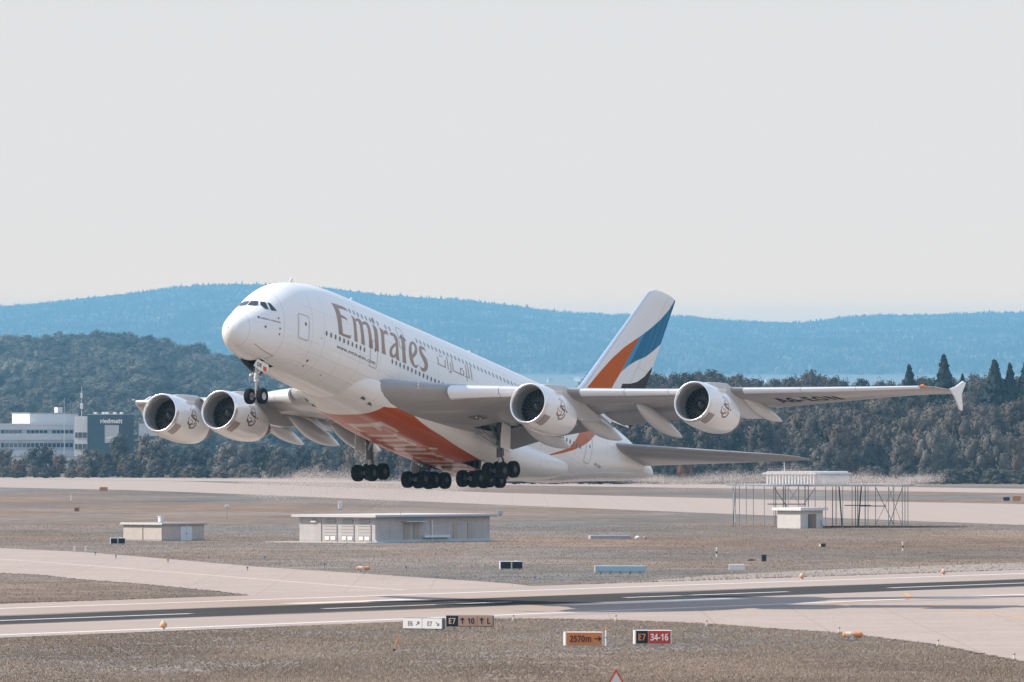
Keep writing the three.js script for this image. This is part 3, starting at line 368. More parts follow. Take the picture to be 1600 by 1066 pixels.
sign('direction_sign', 'white two-panel sign reading E6 and E7 with slanted arrows', -6.35, -546.5, -.5, [[1.58, offWhite, [['E6', -.18], ['>', .42, -.75]], greyInk, .33, .8], [1.62, offWhite, [['E7', -.2], ['>', .42, -2.35]], greyInk, .33, .8]], .74, .2, 0);
sign('location_sign', 'black and tan sign reading E7, up arrow 10 and up arrow L', -3.05, -553.5, -.12, [[.86, black, 'E7', inkGold, .42, .85], [1.42, tan, [['>', -.4], ['10', .22]], black, .4, .85], [1.1, tan, [['>', -.26], ['L', .24]], black, .4, .9]], .74, .22, 0);
sign('distance_sign', 'orange sign reading 2570m with right arrow and white rounded end', 4.75, -506, -.12, [[2.36, signOrange, [['2570m', -.25], ['>', .88, -1.5708]], brownInk, .42, .8]], .84, .12, 1);
sign('runway_sign', 'red and black sign reading E7 34-16 with white rounded end', 9.35, -509, -.12, [[.8, black, 'E7', mat([.6, .22, .07], .6), .44, .78], [1.5, signRed, '34-16', mat([.8, .72, .68], .6), .44, .78]], .86, .14, 1);
{
  const g = thing('marker_post', 'slim white post with orange tip beside the distance sign', 'post', [6.22, 0, -508.5]); part(g, 'post', rod([0, 0, 0], [0, 1.02, 0], .07, .07), offWhite); part(g, 'tip', rod([0, 1.02, 0], [.02, 1.4, 0], .05, .03), orangePlastic); part(g, 'band', rod([0, .5, 0], [0, .6, 0], .078, .078), steel);
  const p = thing('leaning_rod', 'thin orange rod leaning to the right in the near grass', 'rod', [-7.6, 0, -496]); part(p, 'rod', rod([0, 0, 0], [.32, 1.12, 0], .045, .035), orangePlastic); part(p, 'base', rod([-.02, 0, 0], [.02, .14, 0], .08, .06), black);
  const w = thing('warning_sign', 'red and white triangular warning sign at the bottom photo edge', 'sign', [5.66, 0, -418]); const tri = (r, d, z) => new THREE.ExtrudeGeometry(new THREE.Shape([0, 1, 2].map(k => new THREE.Vector2(Math.sin(k * 2.0944) * r, Math.cos(k * 2.0944) * r))), { depth: d, bevelEnabled: false }).translate(0, .62, z); part(w, 'border', tri(.56, .03, 0), mat([.6, .1, .03], .5)); part(w, 'face', tri(.36, .012, .028), offWhite); part(w, 'post', rod([0, 0, -.04], [0, 1.15, -.04], .03), steel); part(w, 'cap', box(.24, .06, .06, 0, 1.22, 0), offWhite);
}
// runway edge lights, cones and balls
function edgeBall(x, z, label) { const g = thing('edge_light', label, 'runway light', [x, 0, z], 0); part(g, 'base', new THREE.CylinderGeometry(.12, .16, .1, 12).translate(0, .05, 0), steel); part(g, 'body', new THREE.SphereGeometry(.27, 18, 12).scale(1, .88, 1).translate(0, .34, 0), mat([.6, .34, .2], .5)); part(g, 'lens', new THREE.CylinderGeometry(.1, .13, .1, 12).translate(0, .6, 0), offWhite); }
edgeBall(-25, -552, 'round orange runway edge light beside the near grass on the left'); edgeBall(28.2, -749, 'round orange edge light on the far runway side below the beacon'); edgeBall(43.4, -774, 'round orange edge light on the far runway side at right');
function barrel(x, z, label) { const g = thing('approach_light', label, 'runway light', [x, 0, z], 0); for (const s of [-1, 1]) { const b = part(g, 'lamp_housing', new THREE.CylinderGeometry(.2, .2, .4, 16).rotateZ(Math.PI / 2).translate(s * .3, .4, 0), s < 0 ? mat([.75, .55, .42], .5) : orangePlastic); part(b, 'hood', new THREE.SphereGeometry(.2, 14, 8).translate(s * .5, .4, 0), orangePlastic); } part(g, 'base', merge([box(.8, .06, .3, 0, .03, 0), rod([-.3, 0, 0], [-.3, .3, 0], .05), rod([.3, 0, 0], [.3, .3, 0], .05)]), steel); }
barrel(23.1, -522, 'pair of orange and white lamp housings in the near grass at right'); barrel(-15.3, -793, 'pair of pale orange lamp housings in the middle field'); 
[[.1, -578.5, 'small edge marker above the red sign to the left, first of the near row'], [7.8, -578.5, 'small edge marker behind the 2570m sign at the grass edge'], [14.2, -561.6, 'small edge marker right of the red sign at the grass edge'], [23, -541.2, 'small edge marker above the orange pair of lamp housings'], [28.1, -507.6, 'small edge marker second from right at the curved grass edge'], [31, -475.2, 'small edge marker farthest right at the curved grass edge']].forEach(([x, z, l]) => { const g = thing('edge_marker', l, 'marker', [x, 0, z]); part(g, 'base', new THREE.CylinderGeometry(.13, .18, .12, 10).translate(0, .06, 0), mat([.35, .3, .27], .7)); part(g, 'stem', rod([0, .1, 0], [0, .36, 0], .06, .05), offWhite); part(g, 'lens', new THREE.SphereGeometry(.085, 10, 8).translate(0, .4, 0), mat([.45, .3, .2], .4)); });
for (const [x, z, l] of [[-49, -905, 'tiny blue taxiway light left of the grass island tip'], [-38, -850, 'tiny blue taxiway light on the grass island edge'], [-27.5, -800, 'tiny blue taxiway light near the tip of the grass island'], [-45.3, -880, 'tiny dark taxiway light beside the left taxiway'], [-28, -870, 'tiny blue taxiway light below the left hut'], [-20, -820, 'tiny blue taxiway light below the long grey building'], [2.2, -742, 'tiny blue taxiway light left of the blue box'], [-11, -800, 'tiny blue taxiway light right of the pale lamp pair']]) { const g = thing('taxiway_light', l, 'runway light', [x, 0, z]); part(g, 'stem', rod([0, 0, 0], [0, .3, 0], .06), steel); part(g, 'lens', new THREE.CylinderGeometry(.1, .1, .16, 10).translate(0, .36, 0), mat([.05, .16, .3], .3)); }
// boxes in the field
function openBox(x, z, w, h, label, cols) { const g = thing('equipment_box', label, 'box', [x, 0, z], .1); part(g, 'body', rbox(w, h, .7, 0, h / 2 + .08, 0, .03), doorGrey); for (let k = 0; k < cols; k++) part(g, 'dark_panel', box(w / cols - .14, h - .12, .04, -w / 2 + w * (k + .5) / cols + .02, h / 2 + .08, .36), black); for (const s of [-1, 1]) part(g, 'foot', box(.12, .1, .6, s * w * .38, .05, 0), darkSteel); part(g, 'lid_handle', box(.3, .08, .1, .2 * w, h + .12, 0), offWhite); }
openBox(-.1, -806, 2.4, .82, 'black fronted double equipment box in the middle of the field', 2); openBox(-51.3, -1001, 1.95, .78, 'black fronted equipment box by the left hut', 2);
{
  const g = thing('sign_back', 'long blue grey back of an airfield sign standing before the runway', 'sign', [11, 0, -781.4], -.05); part(g, 'casing', rbox(5.1, .72, .34, 0, .5, 0, .1), gloss([.3, .42, .5], .5, .2)); part(g, 'end_cap', rbox(.18, .74, .36, -2.55, .5, 0, .05), offWhite); for (let k = 0; k < 5; k++) { part(g, 'foot', merge([rod([-2 + k, 0, 0], [-2 + k, .2, 0], .05), box(.2, .05, .3, -2 + k, .025, 0)]), darkSteel); part(g, 'bracket', box(.3, .2, .05, -2 + k, .25, .18), mat([.2, .3, .37], .5)); }
  const w = thing('white_box', 'small white slab box in the field right of the blue sign back', 'box', [23.15, 0, -792.7], -.05); part(w, 'body', rbox(1.62, .66, .4, 0, .48, 0, .06), offWhite); for (const k of [-.5, 0, .5]) part(w, 'foot', box(.3, .18, .3, k, .09, 0), offWhite);
  const d = thing('dark_box', 'small black upright box above the white box in the field', 'box', [28.2, 0, -861.6], .2); part(d, 'body', rbox(.52, .72, .4, 0, .36, 0, .04), mat([.035, .04, .045], .6)); part(d, 'lid', box(.56, .05, .44, 0, .74, 0), darkSteel);
  const m = thing('dark_mound', 'low dark mound beside the small black box', 'mound', [26.9, 0, -866]); part(m, 'heap', new THREE.SphereGeometry(.42, 14, 6, 0, 6.283, 0, 1.57).scale(1, .5, .8), mat([.03, .03, .03], .9)); part(m, 'stones', new THREE.DodecahedronGeometry(.14).translate(.35, .08, .1), darkSteel);
  for (const [x, z, l] of [[23.8, -894.5, 'black and white striped post in the field above the white box'], [47.9, -943.5, 'pale striped post in the field at right']]) { const p = thing('striped_post', l, 'post', [x, 0, z]); part(p, 'post', rod([0, 0, 0], [0, .95, 0], .09), offWhite); part(p, 'band', rod([0, .38, 0], [0, .66, 0], .096), black); part(p, 'cap', new THREE.SphereGeometry(.12, 10, 8).translate(0, .98, 0), offWhite); }
  const b = thing('brown_box', 'small dark box with tan side in the field below the beacon', 'box', [39.4, 0, -977], .6); part(b, 'body', rbox(.75, .45, .5, 0, .24, 0, .04), mat([.05, .05, .05], .7)); part(b, 'side', box(.03, .36, .42, -.39, .24, 0), mat([.45, .36, .28], .7));
  for (const [x, z, l] of [[-53.3, -938, 'left of the two short white marker posts by the taxiway'], [-51.8, -935.5, 'right of the two short white marker posts by the taxiway']]) { const p = thing('white_marker', l, 'post', [x, 0, z]); part(p, 'post', rbox(.26, .62, .2, 0, .36, 0, .03), offWhite); part(p, 'base', box(1, .06, .5, 0, .03, 0), slabMat); }
  const o = thing('far_orange_sign', 'small orange sign beside the far taxiway at left', 'sign', [-107.2, 0, -2020]); part(o, 'panel', box(2.1, 1, .2, 0, .7, 0), mat([.45, .22, .1], .7)); for (const k of [-.7, .7]) part(o, 'foot', rod([k, 0, 0], [k, .3, 0], .06), steel);
  const br = thing('far_brown_sign', 'small brown sign in the left field on a white base', 'sign', [-81.2, 0, -1436]); part(br, 'panel', box(.95, .7, .2, 0, .62, 0), mat([.32, .17, .08], .7)); part(br, 'lettering', lettering('G', .4, .02).translate(0, .62, .1), black); part(br, 'base', box(1.2, .1, .6, 0, .05, 0), offWhite);
  const f = thing('far_box', 'tiny brown box before the hedge on the far taxiway', 'box', [-116.7, 0, -2745]); part(f, 'body', box(1.8, 1.1, .8, 0, .75, 0), mat([.2, .12, .07], .8)); for (const k of [-.6, .6]) part(f, 'foot', rod([k, 0, 0], [k, .25, 0], .06), steel);
  const fr = thing('far_orange_box', 'small orange box at the right photo edge by the far runway', 'box', [112.4, 0, -1714]); part(fr, 'body', box(1.9, .95, .6, 0, .6, 0), mat([.5, .24, .1], .7)); part(fr, 'base', box(1.4, .14, .6, 0, .07, 0), steel); const fd = thing('far_dark_box', 'small dark box left of the orange box by the far runway', 'box', [110, 0, -1712]); part(fd, 'body', rbox(1.5, .85, .6, 0, .5, 0, .2), mat([.05, .05, .06], .7)); part(fd, 'base', box(1.2, .1, .6, 0, .05, 0), steel);
  const c = thing('grey_crate', 'grey box right of the long grey building roof', 'box', [-2.1, 0, -1381]); part(c, 'body', rbox(.95, .75, .8, 0, .55, 0, .05), mat([.36, .42, .46], .7)); part(c, 'lid', box(1, .06, .85, 0, .95, 0), offWhite); part(c, 'stand', box(.5, .2, .5, 0, .1, 0), steel);
  const st = thing('white_stake', 'white upright post behind the long grey building', 'post', [-33.4, 0, -1495]); part(st, 'post', rbox(.8, 1.5, .4, 0, .85, 0, .1), offWhite); part(st, 'foot', box(1, .1, .6, 0, .05, 0), steel);
  const t = thing('thin_post', 'thin white post by the far taxiway at left', 'post', [-98.2, 0, -1714]); part(t, 'post', rod([0, 0, 0], [0, 1.3, 0], .1), offWhite); part(t, 'base', box(.5, .08, .5, 0, .04, 0), slabMat);
  const ma = thing('lamp_mast', 'slim grey mast with lamp head right of the left hut', 'mast', [-48.3, 0, -1304]); part(ma, 'pole', rod([0, 0, 0], [0, 2.3, 0], .06), steel); part(ma, 'head', rbox(.7, .4, .4, 0, 2.4, 0, .08), doorGrey);
  const sl = thing('concrete_cover', 'flat grey concrete cover slab in the middle field', 'slab', [13.4, 0, -1059], .1); part(sl, 'slab', rbox(5.6, .5, 3, 0, .2, 0, .04), mat([.34, .33, .33], .9)); part(sl, 'joint', box(.06, .52, 3.02, .3, .2, 0), mat([.2, .2, .2], .9)); const sp = thing('pale_stone', 'small pale stones right of the concrete cover slab', 'stone', [17.2, 0, -1056]); part(sp, 'stone', new THREE.DodecahedronGeometry(.38).scale(1.2, .7, 1).translate(0, .2, 0), offWhite); part(sp, 'stone', new THREE.DodecahedronGeometry(.3).translate(1, .18, .3), mat([.3, .28, .26], .9));
  const g2 = thing('ground_grate', 'low grey grate on the grass left of the long grey building', 'grate', [-29.6, 0, -1195]); part(g2, 'frame', box(2, .3, 1, 0, .22, 0), darkSteel); for (const k of [-.8, .8]) part(g2, 'foot', box(.1, .15, .8, k, .07, 0), steel);
}

// pale exhaust haze behind the engines: very fine grains hanging in the air
function grains(name, label, cx, cy, cz, lx, ly, lz, n, seed) {
  seedValue = seed; const g = new THREE.OctahedronGeometry(.017), im = new THREE.InstancedMesh(g, matte([.62, .54, .48]), n), M = new THREE.Matrix4(), G = () => (rnd() + rnd() + rnd() + rnd() - 2) * .87;
  for (let k = 0; k < n; k++) { const t = rr(-1, 1), wisp = .5 * Math.sin(t * 5 + seed) + .35 * Math.sin(t * 13 + 1); const s = rr(.6, 1.3); M.makeScale(s, s, s); M.setPosition(cx + lx * t + G() * 1.5, cy + ly * (G() + wisp * .6) * (1.15 - .5 * Math.abs(t)), cz + lz * G()); im.setMatrixAt(k, M); }
  im.name = numbered(name); im.userData = { kind: 'stuff', label, category: 'exhaust haze' }; scene.add(im);
}
grains('exhaust_haze', 'pale exhaust haze hanging left of the main wheels before the hedge', -15.5, 9.1, -760, 11, 1.2, 14, 80000, 3);
grains('exhaust_haze', 'pale exhaust haze drifting around the beacon shed behind the tail', 27, 9.7, -765, 15, .72, 16, 52000, 8);


// ---------------------------------------------------------------- the airliner: local x aft, y up, z to port
const LOGO = { E: [[10.68,9.02],[11.59,9.08],[12.58,9.13],[12.94,9.03],[12.94,8.8],[12.66,8.87],[11.52,8.76],[11.63,8.26],[12.21,8.22],[12.49,8.12],[12.51,7.93],[12.21,7.99],[11.58,8.0],[11.52,7.26],[11.6,6.69],[12.47,6.72],[12.88,6.84],[12.79,6.57],[12.59,6.46],[10.99,6.47],[10.94,6.77],[10.89,7.66],[10.86,8.42]], m1: [[13.3,8.63],[13.86,8.48],[13.92,8.25],[13.8,7.52],[13.9,6.47],[13.35,6.49],[13.34,7.41],[13.42,8.27]], m2: [[13.76,8.35],[14.24,8.59],[14.8,8.62],[14.98,8.33],[14.92,7.58],[15.05,6.48],[14.46,6.5],[14.44,7.4],[14.44,8.1],[14.25,8.35],[13.88,8.24]], m3: [[14.85,8.34],[15.4,8.62],[15.94,8.63],[16.19,8.34],[16.17,7.74],[16.33,6.51],[15.67,6.48],[15.69,7.42],[15.69,8.12],[15.53,8.37],[14.99,8.21]], idot: [[17.07,9.34],[17.3,9.34],[17.38,9.09],[17.1,8.79],[16.85,8.85],[16.75,9.07]], i: [[16.7,8.71],[17.25,8.6],[17.38,8.31],[17.26,7.51],[17.26,6.48],[16.61,6.48],[16.63,7.22],[16.72,8.01]], r: [[17.8,8.68],[18.43,8.6],[18.41,8.47],[18.85,8.74],[19.17,8.67],[19.08,8.25],[18.76,8.37],[18.38,8.21],[18.24,7.32],[18.41,6.51],[17.72,6.5],[17.73,7.34],[17.85,8.14]], a: [[19.37,8.53],[19.68,8.72],[20.25,8.77],[20.63,8.6],[20.63,8.17],[20.47,7.29],[20.6,6.5],[20.07,6.53],[19.99,6.72],[19.58,6.51],[19.14,6.51],[18.94,6.75],[19.03,7.2],[19.58,7.64],[20.2,7.98],[20.1,8.19],[20.0,8.45],[19.52,8.42]], a_in: [[20.1,7.68],[19.52,7.28],[19.38,6.95],[19.61,6.76],[20.0,7.0]], t: [[20.9,8.55],[21.68,9.08],[21.69,8.85],[22.03,8.75],[22.18,8.53],[21.8,8.51],[21.64,7.85],[21.63,7.28],[21.72,6.55],[21.09,6.54],[21.08,7.29],[21.14,8.01],[21.2,8.49]], e: [[22.73,8.59],[23.28,8.83],[23.76,8.72],[23.84,8.3],[23.58,7.8],[22.83,7.25],[23.0,6.83],[23.26,6.74],[23.75,6.99],[23.44,6.57],[23.03,6.54],[22.48,6.77],[22.18,7.27],[22.26,8.0]], e_in: [[23.04,8.53],[23.29,8.56],[23.43,8.34],[23.2,7.92],[22.77,7.57],[22.74,8.04]], s: [[24.22,8.6],[24.61,8.78],[25.19,8.7],[25.25,8.34],[24.95,8.51],[24.53,8.41],[24.61,8.13],[25.12,7.82],[25.35,7.38],[25.18,6.87],[24.69,6.54],[24.13,6.55],[23.92,6.92],[24.27,6.78],[24.66,6.89],[24.71,7.23],[24.4,7.58],[24.07,7.93],[24.03,8.27]], };
const ARABIC = [[[27.17,8.38],[27.1,7.8],[28.24,7.78],[28.38,8.4]],[[27.64,8.65],[27.63,8.6]],[[27.92,8.64],[27.92,8.59]],[[28.82,8.79],[28.72,7.75]],[[29.25,8.39],[29.16,7.55],[28.85,7.55]],[[29.65,8.77],[29.57,7.81],[30.75,7.8],[30.93,8.34],[31.22,8.34],[31.4,8.1],[31.25,7.8],[30.75,7.8]],[[31.94,8.81],[31.82,7.85]],[[32.33,8.82],[32.23,7.81],[31.63,7.79]],[[32.76,8.83],[32.67,7.78]],[[31.81,7.62],[31.85,7.52]]];
const plane = thing('airliner', 'white four-engined double-deck airliner taking off with wheels down', 'airliner');
plane.position.set(-22.791, 18.091, -605.897);
plane.quaternion.setFromRotationMatrix(new THREE.Matrix4().makeBasis(new THREE.Vector3(.48533, -.21917, -.84641), new THREE.Vector3(.09432, .97555, -.19852), new THREE.Vector3(.86923, .01652, .49414)));
const FUS = [[0, 4.52, 4.42, .05, 4.47], [.12, 4.92, 4.03, .43, 4.47], [.35, 5.26, 3.72, .76, 4.48], [.7, 5.58, 3.44, 1.02, 4.5], [1.2, 5.98, 3.21, 1.31, 4.55], [2, 6.6, 2.98, 1.69, 4.65], [3, 7.43, 2.81, 2.09, 4.85], [4, 8.23, 2.72, 2.43, 5.05], [5, 8.94, 2.66, 2.74, 5.2], [6, 9.49, 2.59, 3.01, 5.3], [7.5, 9.98, 2.5, 3.25, 5.4], [9, 10.3, 2.46, 3.39, 5.45], [11, 10.6, 2.42, 3.51, 5.5], [14, 10.75, 2.4, 3.57, 5.55], [20, 10.85, 2.45, 3.57, 5.6], [48, 11.15, 2.75, 3.57, 5.9], [52, 11.12, 3.35, 3.45, 6.2], [56, 10.95, 4.3, 3.15, 6.7], [60, 10.6, 5.25, 2.65, 7.2], [64, 10, 6.15, 1.95, 7.7], [67, 9.3, 6.9, 1.3, 8], [69, 8.75, 7.45, .75, 8.1], [69.7, 8.45, 7.7, .45, 8.08], [70, 8.2, 7.95, .15, 8.08]];
const EXP = 2.15, sq = v => Math.sqrt(Math.max(0, v));
const fusAt = x => [1, 2, 3, 4].map(c => smooth(FUS, x, c, sq));
const spow = (v, e) => Math.sign(v) * Math.pow(Math.abs(v), e);
function halfWidth(x, y) { const [t, b, w, c] = fusAt(x), k = y > c ? (y - c) / (t - c) : (c - y) / (c - b); return k < 1 ? w * Math.pow(1 - Math.pow(k, EXP), 1 / EXP) : 0; }
function skin(x, y, side, out) { const e = .03, z = halfWidth(x, y), dx = (halfWidth(x + e, y) - halfWidth(x - e, y)) / (2 * e), dy = (halfWidth(x, y + e) - halfWidth(x, y - e)) / (2 * e), l = Math.hypot(dx, dy, 1); return [x - dx / l * out, y - dy / l * out, side * (z + out / l)]; }
function patch(x0, x1, y0, y1, side, out, nx = 6, ny = 6, shape) { const pos = [], idx = []; for (let j = 0; j <= ny; j++) for (let i = 0; i <= nx; i++) { let u = i / nx * 2 - 1, v = j / ny * 2 - 1; if (shape === 'oval') { const m = Math.max(Math.abs(u), Math.abs(v)), r = Math.hypot(u, v) || 1, k = m / r; const o = .7; u = u * (1 - o) + u * k * o; v = v * (1 - o) + v * k * o; } pos.push(...skin((x0 + x1) / 2 + u * (x1 - x0) / 2, (y0 + y1) / 2 + v * (y1 - y0) / 2, side, out)); } for (let j = 0; j < ny; j++) for (let i = 0; i < nx; i++) { const a = j * (nx + 1) + i; side > 0 ? idx.push(a, a + 1, a + nx + 1, a + 1, a + nx + 2, a + nx + 1) : idx.push(a, a + nx + 1, a + 1, a + 1, a + nx + 1, a + nx + 2); } return geoFrom(pos, idx); }
function ribbon(path, side, w, out) { const pos = [], idx = [], n = path.length; path.forEach((p, i) => { const a = path[Math.max(0, i - 1)], b = path[Math.min(n - 1, i + 1)], tx = b[0] - a[0], ty = b[1] - a[1], l = Math.hypot(tx, ty) || 1, nx = -ty / l * w / 2, ny = tx / l * w / 2; pos.push(...skin(p[0] + nx, p[1] + ny, side, out), ...skin(p[0] - nx, p[1] - ny, side, out)); if (i) { const k = 2 * (i - 1); idx.push(k, k + 1, k + 2, k + 1, k + 3, k + 2); } }); return geoFrom(pos, idx); }
const loopPath = (x0, x1, y0, y1, r, lean = 0) => { const p = []; for (const [cx, cy, a0] of [[x1 - r, y1 - r, 0], [x0 + r, y1 - r, 1], [x0 + r, y0 + r, 2], [x1 - r, y0 + r, 3]]) for (let k = 0; k <= 4; k++) { const a = (a0 + k / 4) * Math.PI / 2; p.push([cx + Math.cos(a) * r + lean * (cy - y0), cy + Math.sin(a) * r]); } const q = []; p.push(p[0]); for (let i = 0; i + 1 < p.length; i++) { const m = Math.max(1, Math.round(Math.hypot(p[i + 1][0] - p[i][0], p[i + 1][1] - p[i][1]) / .25)); for (let k = 0; k < m; k++) q.push([p[i][0] + (p[i + 1][0] - p[i][0]) * k / m, p[i][1] + (p[i + 1][1] - p[i][1]) * k / m]); } q.push(p[0]); return q; };
const fillPoly = (c, P, f) => { c.beginPath(); P.forEach((p, i) => { const q = f(p); i ? c.lineTo(q[0], q[1]) : c.moveTo(q[0], q[1]); }); c.closePath(); c.fill(); };
const PAINT = '#e3e0da', GOLD = '#8d705f', ORANGE = '#b04c00';
function smoothLoop(P) { const n = P.length, out = []; for (let i = 0; i < n; i++) { const a = P[(i + n - 1) % n], b = P[i], c = P[(i + 1) % n]; const ang = (b[0] - a[0]) * (c[0] - b[0]) + (b[1] - a[1]) * (c[1] - b[1]), l = Math.hypot(b[0] - a[0], b[1] - a[1]) * Math.hypot(c[0] - b[0], c[1] - b[1]); if (ang / l < .35) out.push(b); else { for (const t of [.3, .7]) { const s = t < .5 ? a : c, k = t < .5 ? 1 - .25 : .75; out.push([b[0] * k + s[0] * (1 - k), b[1] * k + s[1] * (1 - k)]); } } } return out; }
function logo(c, f, col, hole) { for (const [k, P] of Object.entries(LOGO)) { c.fillStyle = k.endsWith('_in') ? hole : col; fillPoly(c, smoothLoop(P), f); } }
const sideMap = port => canvasMap(2048, 512, (c, W, H) => {
  const X = x => (port ? x : 72 - x) / 72 * W, Y = y => H - (y - 1) / 12 * H; c.fillStyle = PAINT; c.fillRect(0, 0, W, H);
  c.strokeStyle = 'rgba(110,110,110,.34)'; c.lineWidth = 1; for (const x of [1.15, 4.3, 7.4, 9, 11.6, 14.4, 17.6, 20.8, 27, 33, 39, 45, 50.6, 56.8, 62, 67.6]) { c.beginPath(); c.moveTo(X(x), 0); c.lineTo(X(x), H); c.stroke(); } for (const y of [3.3, 4.2, 5, 7.75, 9.7, 10.4]) { c.beginPath(); c.moveTo(X(6), Y(y)); c.lineTo(X(62), Y(y)); c.stroke(); }
  for (let k = 0; k < 260; k++) { c.fillStyle = `rgba(105,92,82,${.03 + .06 * hash(k, 1)})`; c.fillRect(hash(k, 2) * W, H * (.55 + .42 * hash(k, 3)), 14 + 60 * hash(k, 4), 1 + 2 * hash(k, 5)); }
  const off = port ? 0 : 28.5; const f = p => port ? [X(p[0]), Y(p[1])] : [(p[0] + off) / 72 * W, Y(p[1])];
  c.fillStyle = ORANGE; const Q = [[45.5, 4.1], [48.63, 5.15], [50.24, 5.77], [51.97, 6.55], [53.15, 7.22], [55.04, 8.53], [56.6, 10.1], [57.4, 11.4], [52.6, 11.4], [51.6, 8.3], [50.99, 7.26], [50.2, 6.4], [49, 5.6]]; fillPoly(c, Q, p => [X(p[0]), Y(p[1])]);
  logo(c, f, GOLD, PAINT); c.strokeStyle = GOLD; c.lineWidth = 4.6; c.lineCap = 'square'; for (const P of ARABIC) { c.beginPath(); P.forEach((p, i) => { const q = f(p); i ? c.lineTo(q[0], q[1]) : c.moveTo(q[0], q[1]); }); c.stroke(); }
  const text = (s, x0, x1, y, h, font, col) => { c.save(); c.font = font; c.fillStyle = col; const w = c.measureText(s).width, a = f([x0, y]), b = f([x1, y]); c.translate(a[0], a[1]); c.scale((b[0] - a[0]) / w, h); c.fillText(s, 0, 0); c.restore(); };
  text('www.emirates.com', 10.8, 16.85, 5.3, .62, 'bold 26px sans-serif', '#2e2a29'); if (port) text('A6-EON', 54.7, 56.4, 5.5, .62, 'bold 20px sans-serif', '#3a3836');
  if (port) text('AIRBUS A380-800', 2.15, 3.9, 5.68, .5, 'bold 16px sans-serif', '#3a3c40'); c.fillStyle = '#30323a'; if (port) c.fillRect(f([1.95, 5.85])[0], Y(5.86), 4, 7);
});
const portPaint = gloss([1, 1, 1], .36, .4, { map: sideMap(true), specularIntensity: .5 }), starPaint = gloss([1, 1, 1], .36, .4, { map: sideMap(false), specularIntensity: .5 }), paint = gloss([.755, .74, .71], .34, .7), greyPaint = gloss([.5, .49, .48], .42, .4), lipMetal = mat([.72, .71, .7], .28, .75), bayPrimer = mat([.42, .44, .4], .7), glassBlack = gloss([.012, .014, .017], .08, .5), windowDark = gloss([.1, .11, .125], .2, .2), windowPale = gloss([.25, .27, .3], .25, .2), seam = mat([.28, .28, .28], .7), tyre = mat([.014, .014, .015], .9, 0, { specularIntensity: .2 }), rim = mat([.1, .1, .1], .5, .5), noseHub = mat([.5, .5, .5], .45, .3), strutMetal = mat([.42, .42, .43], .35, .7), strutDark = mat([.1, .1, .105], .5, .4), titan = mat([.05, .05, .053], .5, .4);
// fuselage: port and starboard shell halves
const shellX = []; for (let k = 0; k <= 24; k++) shellX.push(Math.pow(k / 24, 2) * 2.6); for (let x = 2.9; x < 14; x += .3) shellX.push(x); for (let x = 14; x < 50; x += 1.2) shellX.push(x); for (let x = 50; x < 69; x += .6) shellX.push(x); shellX.push(69, 69.35, 69.6, 69.8, 69.92, 70);
function shell(side) {
  const n = 48, secs = shellX.map(x => { const [t, b, w, c] = fusAt(x), s = []; for (let j = 0; j <= n; j++) { const a = j / n * Math.PI, co = Math.cos(a); s.push([x, c + (co > 0 ? t - c : c - b) * spow(co, 2 / EXP), side * w * Math.pow(Math.max(0, Math.sin(a)), 2 / EXP)]); } return s; });
  const g = loft(secs, { closed: false, flip: side < 0, uv: p => [side > 0 ? p[0] / 72 : 1 - p[0] / 72, (p[1] - 1) / 12], skip: (i, j) => { const p = secs[i][j + 1]; return p[0] > 3.5 && p[0] < 5.75 && p[1] < 4 && Math.abs(p[2]) < .72; } });
  const N = g.attributes.normal; for (let i = 0; i < shellX.length; i++) for (const j of [0, n]) { const k = i * (n + 1) + j, y = N.getY(k), x = N.getX(k), l = Math.hypot(x, y) || 1; N.setXYZ(k, x / l, y / l, 0); }
  return g;
}
const fuselage = part(plane, 'fuselage', shell(1), portPaint); part(fuselage, 'starboard_shell', shell(-1), starPaint);
